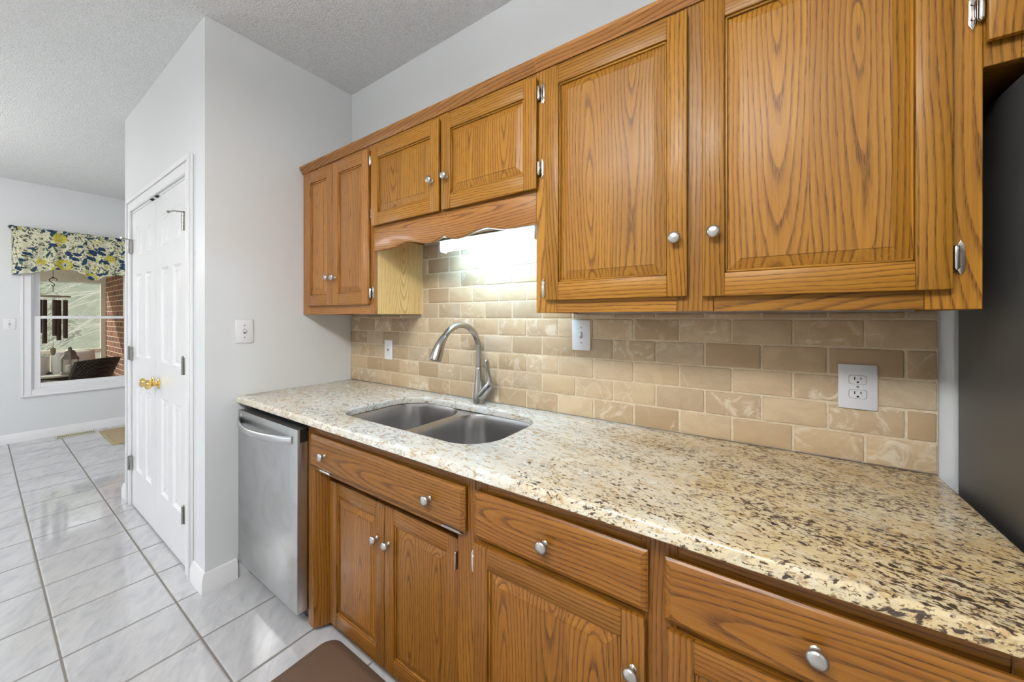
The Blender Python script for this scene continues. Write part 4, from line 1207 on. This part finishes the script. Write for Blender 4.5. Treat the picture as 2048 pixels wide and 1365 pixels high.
# ------------------------------------------------------------------ window valance
VL = thing('window_valance', 'blue yellow and green floral cotton valance over the porch window', 'valance', (-6.38, -0.68, 2.2))
def valance():
    m = MB()
    bot = [(-1.149, 1.752), (-1.049, 1.778), (-0.975, 1.801), (-0.885, 1.828), (-0.80, 1.836), (-0.745, 1.832), (-0.691, 1.800), (-0.655, 1.755), (-0.620, 1.736), (-0.589, 1.737), (-0.539, 1.768), (-0.50, 1.79), (-0.42, 1.815), (-0.344, 1.80), (-0.28, 1.775), (-0.17, 1.752)]
    def zb(y):
        for (a, b), (c_, d) in zip(bot, bot[1:]):
            if a <= y <= c_: return b + (d - b) * sm((y - a) / (c_ - a))
        return bot[-1][1] if y > bot[-1][0] else bot[0][1]
    ys = [-1.149 + (0.979) * i / 150 for i in range(151)]
    rows = 16
    cols = []
    # return to the wall at the left, then the front, then the right return
    for k in range(5): cols.append((XW + 0.002 + 0.085 * k / 5, -1.149 - 0.012 * (1 - k / 5), None))
    for y in ys: cols.append((None, y, None))
    for k in range(1, 6): cols.append((XW + 0.002 + 0.085 * (1 - k / 5), -0.170 + 0.006 * k / 5, None))
    vs = []; fs = []; L = 0; last = None; gs = []
    for ci, (x, y, _) in enumerate(cols):
        yy = max(-1.149, min(-0.17, y)); z0 = zb(yy)
        zt = 2.243 + 0.006 * math.sin(y * 53) + 0.004 * math.sin(y * 91 + 1)
        for r in range(rows + 1):
            t = r / rows
            z = z0 + (zt - z0) * t
            if x is None:
                f = math.sin(y * 34 + 0.6) * 0.55 + math.sin(y * 57 + 2) * 0.45
                amp = 0.010 + 0.014 * (1 - t)
                xx = XW + 0.090 + f * amp
                if t > 0.80: xx = XW + 0.086 + f * 0.006 + 0.010 * math.sin((t - 0.80) / 0.20 * PI) - (0.012 if t > 0.95 else 0)
            else: xx = x
            vs.append((xx, y, z))
        if last is not None: L += math.hypot((x if x is not None else XW + 0.09) - (last[0] if last[0] is not None else XW + 0.09), y - last[1]) * 1.12
        gs.append(L); last = (x, y)
    n = rows + 1
    for c_ in range(len(cols) - 1):
        for r in range(rows): fs.append([c_ * n + r, (c_ + 1) * n + r, (c_ + 1) * n + r + 1, c_ * n + r + 1])
    bm = bmesh.new(); bv = [bm.verts.new(v) for v in vs]
    for f in fs: bm.faces.new([bv[i] for i in f])
    bmesh.ops.recalc_face_normals(bm, faces=bm.faces)
    ym = {}
    m.take(bm, lambda p: (p.y * 1.12 + p.x * 0.6, p.z, 0.0), 0)
    return m
valance().build('gathered_cloth', 'floral_cotton', VL, 80)
m = MB()                                   # gathered header on the rod, jutting left of the drop
vs = []; fs = []
for i in range(40):
    y = -1.192 + (1.045) * i / 39; ph = math.sin(i * 1.9) * 0.004
    for k in range(10):
        a = 2 * PI * k / 10
        vs.append((XW + 0.082 + 0.016 * math.cos(a), y, 2.236 + ph + 0.020 * math.sin(a) * (0.55 if i == 0 else 1)))
for i in range(39):
    for k in range(10): fs.append([i * 10 + k, i * 10 + (k + 1) % 10, (i + 1) * 10 + (k + 1) % 10, (i + 1) * 10 + k])
fs += [list(range(10)), [390 + k for k in range(10)]]
m.faces(vs, fs, lambda p: (p.y * 1.12, p.z, 0.0)); m.build('rod_pocket', 'floral_cotton', VL, 80)
m = MB(); m.tube([(XW + 0.001, -1.175, 2.23), (XW + 0.082, -1.178, 2.232), (XW + 0.082, -0.16, 2.232), (XW + 0.001, -0.158, 2.23)], 0.006, 10); m.build('rod', 'vinyl_white', VL)

# ------------------------------------------------------------------ kitchen ceiling light and an added dining fill globe (out of the frame)
def ceiling_light(label, x, y, sx, sy, mat):
    t = thing('ceiling_light', label, 'light', (x, y, ZC))
    m = MB(); m.box(x - sx / 2 + 0.1, x + sx / 2 - 0.1, y - 0.06, y + 0.06, ZC - 0.03, ZC - 0.001, 0.004)
    for dx in (-0.35, 0.35): m.tube([(x + dx, y, ZC - 0.03), (x + dx, y, ZC - 0.2)], 0.008, 10)
    m.build('housing', 'fixture_white', t)
    m = MB(); m.box(x - sx / 2, x + sx / 2, y - sy / 2, y + sy / 2, ZC - 0.26, ZC - 0.20, 0.02, 3); m.build('diffuser', mat, t)
ceiling_light('long ceiling light over the middle of the kitchen', -0.45, -2.15, 1.25, 0.42, 'glow_ceiling')
Pd = thing('fill_globe', 'unseen white fill globe added over the dining area', 'light', (-4.7, -2.5, ZC))  # unseen globe, added to brighten the dining ceiling and walls
MB().lathe([(0.06, 0), (0.06, 0.02), (0.02, 0.03)], (-4.7, -2.5, ZC - 0.0005), (0, 0, -1), 24).tube([(-4.7, -2.5, ZC - 0.03), (-4.7, -2.5, 2.19)], 0.006, 8).build('cord', 'fixture_white', Pd)
MB().lathe([(0.19 * math.sin(PI * k / 18) + 0.0005, -0.19 * math.cos(PI * k / 18)) for k in range(19)], (-4.7, -2.5, 2.0), (0, 0, 1), 32).build('globe', 'glow_dining_fill', Pd)

# ------------------------------------------------------------------ the screened porch beyond the window
PZ = -0.12
struct('floor_porch', MB().box(-8.45, XW - 0.12, -4.4, -0.25, PZ - 0.1, PZ), 'concrete', 'concrete porch floor', 'floor')
struct('ceiling_porch', MB().box(-8.45, XW - 0.12, -4.4, -0.25, 2.45, 2.55), 'porch_ceiling_paint', 'painted porch ceiling', 'ceiling')
struct('wall_porch', MB().box(-8.36, XW - 0.12, -0.25, -0.05, PZ - 0.4, 2.6), 'brick', 'red brick wall at the right end of the porch', 'wall')
m = MB()
xo = -8.36
m.box(xo, xo + 0.05, -0.30, -0.25, PZ, 2.45).box(xo, xo + 0.05, -4.4, -0.30, 1.83, 1.92).box(xo + 0.012, xo + 0.04, -4.4, -0.30, 1.92, 2.38).box(xo, xo + 0.05, -4.4, -0.30, 0.79, 0.835)
m.box(xo, xo + 0.05, -4.4, -0.30, PZ, PZ + 0.08).box(xo, xo + 0.05, -4.4, -0.30, 2.38, 2.45)
m.box(xo, xo + 0.05, -0.775, -0.745, PZ + 0.08, 0.79)
for y in (-1.9, -3.2): m.box(xo, xo + 0.05, y - 0.03, y + 0.03, PZ + 0.08, 2.38)
fr = struct('trim_2', m, 'porch_trim', 'cream timber framing of the porch screens', 'porch frame')
MB().box(xo + 0.022, xo + 0.025, -4.38, -0.30, PZ + 0.08, 1.83).build('screen', 'screen_mesh', fr)

# wind chime
Wc = thing('wind_chime', 'brown tube wind chime hanging from an S hook on the porch', 'wind chime', (-7.25, -0.83, 1.57))
wx, wy = -7.25, -0.832
m = MB()
m.tube([(wx, wy, 2.45), (wx, wy, 1.80)], 0.0025, 6)
hk = [(0.026, 1.765), (0.034, 1.778), (0.022, 1.795), (-0.006, 1.798), (-0.030, 1.780), (-0.026, 1.755), (-0.006, 1.738), (0.012, 1.722), (0.010, 1.704), (-0.004, 1.699), (-0.014, 1.712)]
m.tube([(wx, wy + a_, b_) for a_, b_ in hk], 0.0042, 8)
m.lathe([(0.008, 0), (0.010, 0.004), (0.008, 0.012)], (wx, wy, 1.80), (0, 0, 1), 10)
m.build('hook', 'hook_black', Wc)
m = MB()
for a in (0.4, 2.5, 4.6): m.tube([(wx, wy, 1.63), (wx + 0.10 * math.cos(a), wy + 0.10 * math.sin(a), 1.578)], 0.002, 6)
m.tube([(wx, wy, 1.70), (wx, wy, 1.63)], 0.003, 6)
m.build('cord', 'hook_black', Wc)
MB().lathe([(0.138, 0), (0.145, 0.006), (0.140, 0.014), (0.05, 0.020), (0.004, 0.02)], (wx, wy, 1.562), (0, 0, 1), 30).build('top_disc', 'chime_wood', Wc)
for k, (dy, dx, zb_) in enumerate(((-0.107, 0.02, 1.12), (-0.062, -0.05, 0.985), (0.008, 0.07, 1.08), (0.050, -0.06, 1.02), (0.096, 0.01, 1.045))):
    m = MB(); m.lathe([(0.0205, 0), (0.0205, 1.525 - zb_)], (wx + dx, wy + dy, zb_), (0, 0, 1), 18).tube([(wx + dx, wy + dy, 1.52), (wx + dx, wy + dy, 1.562)], 0.0015, 6)
    m.build('chime_tube', 'chime_bronze', Wc)
m = MB(); m.tube([(wx, wy, 1.562), (wx, wy, 0.93)], 0.0014, 6).lathe([(0.004, 0), (0.016, 0.015), (0.024, 0.05), (0.020, 0.085), (0.003, 0.105)], (wx, wy, 0.835), (0, 0, 1), 14, (0.3, 1))
m.build('wind_sail', 'chime_wood', Wc)

# oval table with lantern
Tb = thing('porch_table', 'pale oval porch table holding the lantern', 'table', (-7.72, -0.88, PZ))
tx, ty = -7.72, -0.88
m = MB(); m.lathe([(0.30, 0), (0.315, 0.006), (0.315, 0.016), (0.305, 0.022), (0.02, 0.022)], (tx, ty, 0.520), (0, 0, 1), 40, (0.44, 1.05)); m.build('table_top', 'table_pale', Tb)
m = MB(); m.lathe([(0.27, 0), (0.29, 0.10), (0.29, 0.14)], (tx, ty, 0.378), (0, 0, 1), 36, (0.44, 1.05)); m.build('apron', 'wicker', Tb)
for sx in (-1, 1):
    for sy in (-1, 1): MB().tube([(tx + sx * 0.08, ty + sy * 0.18, 0.38), (tx + sx * 0.10, ty + sy * 0.22, PZ)], 0.018, 10).build('leg', 'wicker', Tb)
Ln = thing('lantern', 'hexagonal pewter lantern with glass panes on the porch table', 'lantern', (-7.72, -0.655, 0.543))
lx, ly, lz = -7.72, -0.655, 0.5435
def hexring(r, z, off=0.0): return [(lx + r * math.cos(PI / 3 * k + off), ly + r * math.sin(PI / 3 * k + off), z) for k in range(6)]
m = MB()
rings = [(0.095, lz), (0.095, lz + 0.02), (0.084, lz + 0.03)]
m.lathe([(r, z - lz) for r, z in rings], (lx, ly, lz), (0, 0, 1), 6)
for k in range(6):
    p = hexring(0.080, 0)[k]; m.tube([(p[0], p[1], lz + 0.02), (p[0], p[1], lz + 0.205)], 0.006, 6)
m.build('lantern_frame', 'lantern_pewter', Ln)
MB().lathe([(0.098, 0), (0.092, 0.012), (0.066, 0.055), (0.060, 0.06), (0.058, 0.095), (0.040, 0.118), (0.022, 0.128), (0.016, 0.16), (0.010, 0.165)], (lx, ly, lz + 0.2), (0, 0, 1), 6).build('lantern_roof', 'lantern_pewter', Ln)
MB().lathe([(0.076, 0), (0.076, 0.17)], (lx, ly, lz + 0.031), (0, 0, 1), 6).build('glass_panes', 'lantern_glass', Ln)
MB().lathe([(0.034, 0), (0.034, 0.09), (0.004, 0.092)], (lx, ly, lz + 0.031), (0, 0, 1), 16).build('candle', 'candle', Ln)

# wicker chair seen from behind
def curved_back(cx, cy, z0, z1, w0, w1, lean, depth, yaw, t=0.03):
    """curved woven back rest, wider at the top; leaning away from the seat"""
    m = MB(); vs = []; fs = []
    nu, nv = 16, 10
    c_, s_ = math.cos(yaw), math.sin(yaw)
    for side in (0, 1):
        for i in range(nv + 1):
            t_ = i / nv; z = z0 + (z1 - z0) * t_; w = w0 + (w1 - w0) * t_
            for k in range(nu + 1):
                u = -1 + 2 * k / nu
                lx_ = u * w / 2; ly_ = -depth * (1 - u * u) - lean * t_ + (t if side else 0)
                vs.append((cx + lx_ * c_ - ly_ * s_, cy + lx_ * s_ + ly_ * c_, z - 0.02 * u * u * t_))
    n = nu + 1; off = (nv + 1) * n
    for i in range(nv):
        for k in range(nu):
            a = i * n + k
            fs.append([a, a + 1, a + n + 1, a + n]); fs.append([off + a, off + a + n, off + a + n + 1, off + a + 1])
    for i in range(nv):
        a = i * n; fs.append([a, a + n, off + a + n, off + a]); a = i * n + nu; fs.append([a, off + a, off + a + n, a + n])
    for k in range(nu):
        fs.append([k, off + k, off + k + 1, k + 1]); a = nv * n + k; fs.append([a, a + 1, off + a + 1, off + a])
    m.faces(vs, fs)
    return m
def wicker_chair(label, cx, cy, yaw, ztop, w0, w1, cush, lean=0.20, sd=0.38):
    t = thing('wicker_chair', label, 'chair', (cx, cy, PZ))
    c_, s_ = math.cos(yaw), math.sin(yaw)
    def P(x, y, z): return (cx + x * c_ - y * s_, cy + x * s_ + y * c_, z)
    R = Matrix.Rotation(yaw, 3, 'Z')
    sz = 0.28
    curved_back(cx, cy, sz - 0.02, ztop, w0, w1, lean, 0.08, yaw).build('backrest', 'wicker', t)
    m = MB(); m.box(cx - w0 / 2, cx + w0 / 2, cy, cy + sd, sz - 0.08, sz, 0.02, 2, rot=R, pivot=(cx, cy, 0)); m.build('seat', 'wicker', t)
    m = MB(); m.box(cx - w0 / 2 + 0.03, cx + w0 / 2 - 0.03, cy + 0.0, cy + sd - 0.02, sz, sz + 0.09, 0.035, 3, rot=R, pivot=(cx, cy, 0)); m.build('seat_cushion', cush, t)
    for s in (-1, 1):
        m = MB(); m.tube([P(s * w0 / 2, -0.08, sz + 0.24), P(s * (w0 / 2 + 0.02), 0.16, sz + 0.25), P(s * (w0 / 2 + 0.02), sd - 0.06, sz + 0.22), P(s * w0 / 2, sd - 0.02, sz)], 0.035, 12); m.build('armrest', 'wicker', t)
    for sx in (-1, 1):
        for y in (0.02, sd - 0.04): MB().tube([P(sx * (w0 / 2 - 0.04), y, sz - 0.07), P(sx * (w0 / 2 - 0.04), y, PZ)], 0.022, 10).build('leg', 'wicker', t)
    return t
wicker_chair('dark brown wicker chair with its back to the window', -7.03, -0.62, math.radians(132), 0.800, 0.50, 0.56, 'cushion_tan')
wicker_chair('dark wicker chair on the far side of the porch table', -8.17, -1.10, math.radians(-86), 0.78, 0.52, 0.58, 'cushion_white', 0.03, 0.26)
def pillow(label, c, w, h, t, yaw, tilt, mat):
    m = MB(); vs = []; fs = []; n = 12
    R = Matrix.Rotation(yaw, 3, 'Z') @ Matrix.Rotation(tilt, 3, 'X')
    for side in (1, -1):
        for i in range(n + 1):
            for k in range(n + 1):
                u, v = -1 + 2 * i / n, -1 + 2 * k / n
                th = t / 2 * max(0, (1 - u ** 4) * (1 - v ** 4)) ** 0.5
                pin = 1 - 0.08 * (1 - abs(u)) * 0 - 0.06 * (u * u * v * v < 0.3)
                p = R @ Vector((u * w / 2, side * th, v * h / 2)) + Vector(c); vs.append(p)
    N = (n + 1) ** 2
    for s in (0, 1):
        for i in range(n):
            for k in range(n):
                a = s * N + i * (n + 1) + k
                f = [a, a + 1, a + n + 2, a + n + 1]; fs.append(f if s else f[::-1])
    bm = bmesh.new(); bv = [bm.verts.new(v) for v in vs]
    for f in fs: bm.faces.new([bv[i] for i in f])
    bmesh.ops.remove_doubles(bm, verts=bm.verts, dist=1e-4); bmesh.ops.recalc_face_normals(bm, faces=bm.faces)
    m.take(bm, None, 0)
    return tag(m.build('pillow', mat, None, 60), label, 'pillow')
pillow('white pillow leaning in the far wicker chair beside the lantern', (-8.04, -0.98, 0.59), 0.36, 0.36, 0.10, math.radians(-86), 0.06, 'cushion_white')
pillow('cream pillow propped behind the lantern', (-8.05, -0.58, 0.66), 0.40, 0.36, 0.13, math.radians(-85), 0.3, 'cushion_white')

# hillside and trees beyond the porch
m = MB()
gx = [-9, -11, -14, -18, -24, -32, -45]; gz = [-0.5, -0.35, 0.2, 1.2, 3.4, 7.5, 15]
vs = []; fs = []
for x, z in zip(gx, gz):
    for k in range(9): vs.append((x, -26 + 40 * k / 8, z + 0.15 * math.sin(k * 2.1 + x)))
for i in range(len(gx) - 1):
    for k in range(8): fs.append([i * 9 + k, i * 9 + k + 1, (i + 1) * 9 + k + 1, (i + 1) * 9 + k])
m.faces(vs, fs)
struct('ground', m, 'hillside', 'wooded hillside beyond the porch', 'ground')
struct('terrain', MB().box(-9.0, 12, -20, -4.6, -0.6, -0.35).box(-9.0, -8.45, -4.6, 8, -0.7, -0.5), 'hillside', 'grass around the house', 'ground')

def bare_tree(label, base, seed, n_limb, reach):
    rnd = random.Random(seed); m = MB()
    bx, by, bz = base
    m.tube([(bx, by, bz), (bx + 0.03, by, bz + 1.2), (bx, by - 0.04, bz + 2.4), (bx + 0.05, by, bz + 3.6)], [0.07, 0.06, 0.045, 0.02], 10)
    for i in range(n_limb):
        z = bz + 1.5 + 1.9 * i / n_limb; L = reach * rnd.uniform(0.75, 1.1); dx = rnd.uniform(-0.25, 0.25)
        up = rnd.uniform(0.05, 0.45); drop = rnd.uniform(0.5, 1.0)
        P = lambda t: Vector((bx + dx * t, by - L * t, z + up * 2 * t - (up * 2 * t + drop * t) * t * 0.9 + 0.03 * math.sin(9 * t + i)))
        pts = [P(k / 9) for k in range(10)]
        m.tube(pts, [0.013 * (1 - 0.72 * k / 9) for k in range(10)], 6)
        for j in range(6):
            t0 = rnd.uniform(0.25, 0.95); p = P(t0); d = (P(min(1, t0 + 0.1)) - P(t0 - 0.1)).normalized()
            dd = (d + Vector((rnd.uniform(-0.3, 0.3), 0, rnd.uniform(-0.7, 0.5)))).normalized(); l = rnd.uniform(0.25, 0.55)
            m.tube([p, p + dd * l * 0.5 + Vector((0, 0, rnd.uniform(-0.02, 0.03))), p + dd * l + Vector((0, 0, rnd.uniform(-0.08, 0.02)))], [0.005, 0.0038, 0.002], 5)
    tag(m.build('bare_tree', 'bark_pale'), label, 'tree')
bare_tree('pale bare tree with drooping branches just outside the porch screen', (-10.6, 0.85, -0.4), 5, 17, 1.9)
def bush(label, c, r, n, seed, mat):
    rnd = random.Random(seed); m = MB()
    vs = []; fs = []
    for i in range(n):
        d = Vector((rnd.gauss(0, 1), rnd.gauss(0, 1), rnd.gauss(0, 1))).normalized() * r * rnd.uniform(0.55, 1.05)
        p = Vector(c) + Vector((d.x, d.y, d.z * 0.9))
        a = Vector((rnd.gauss(0, 1), rnd.gauss(0, 1), rnd.gauss(0, 1))).normalized(); b = a.orthogonal().normalized(); s = rnd.uniform(0.04, 0.09)
        k = len(vs); vs += [p - a * s, p + b * s * 0.45, p + a * s, p - b * s * 0.45]; fs.append([k, k + 1, k + 2, k + 3])
    m.faces(vs, fs)
    return tag(m.build('bush', mat), label, 'bush')
bush('bright green bush at the upper left of the porch view', (-12.6, -1.25, 2.1), 0.75, 1100, 3, 'foliage')
bush('dark green bush low on the hillside outside the screen', (-14.3, -0.6, 1.0), 0.7, 900, 4, 'foliage_dark')
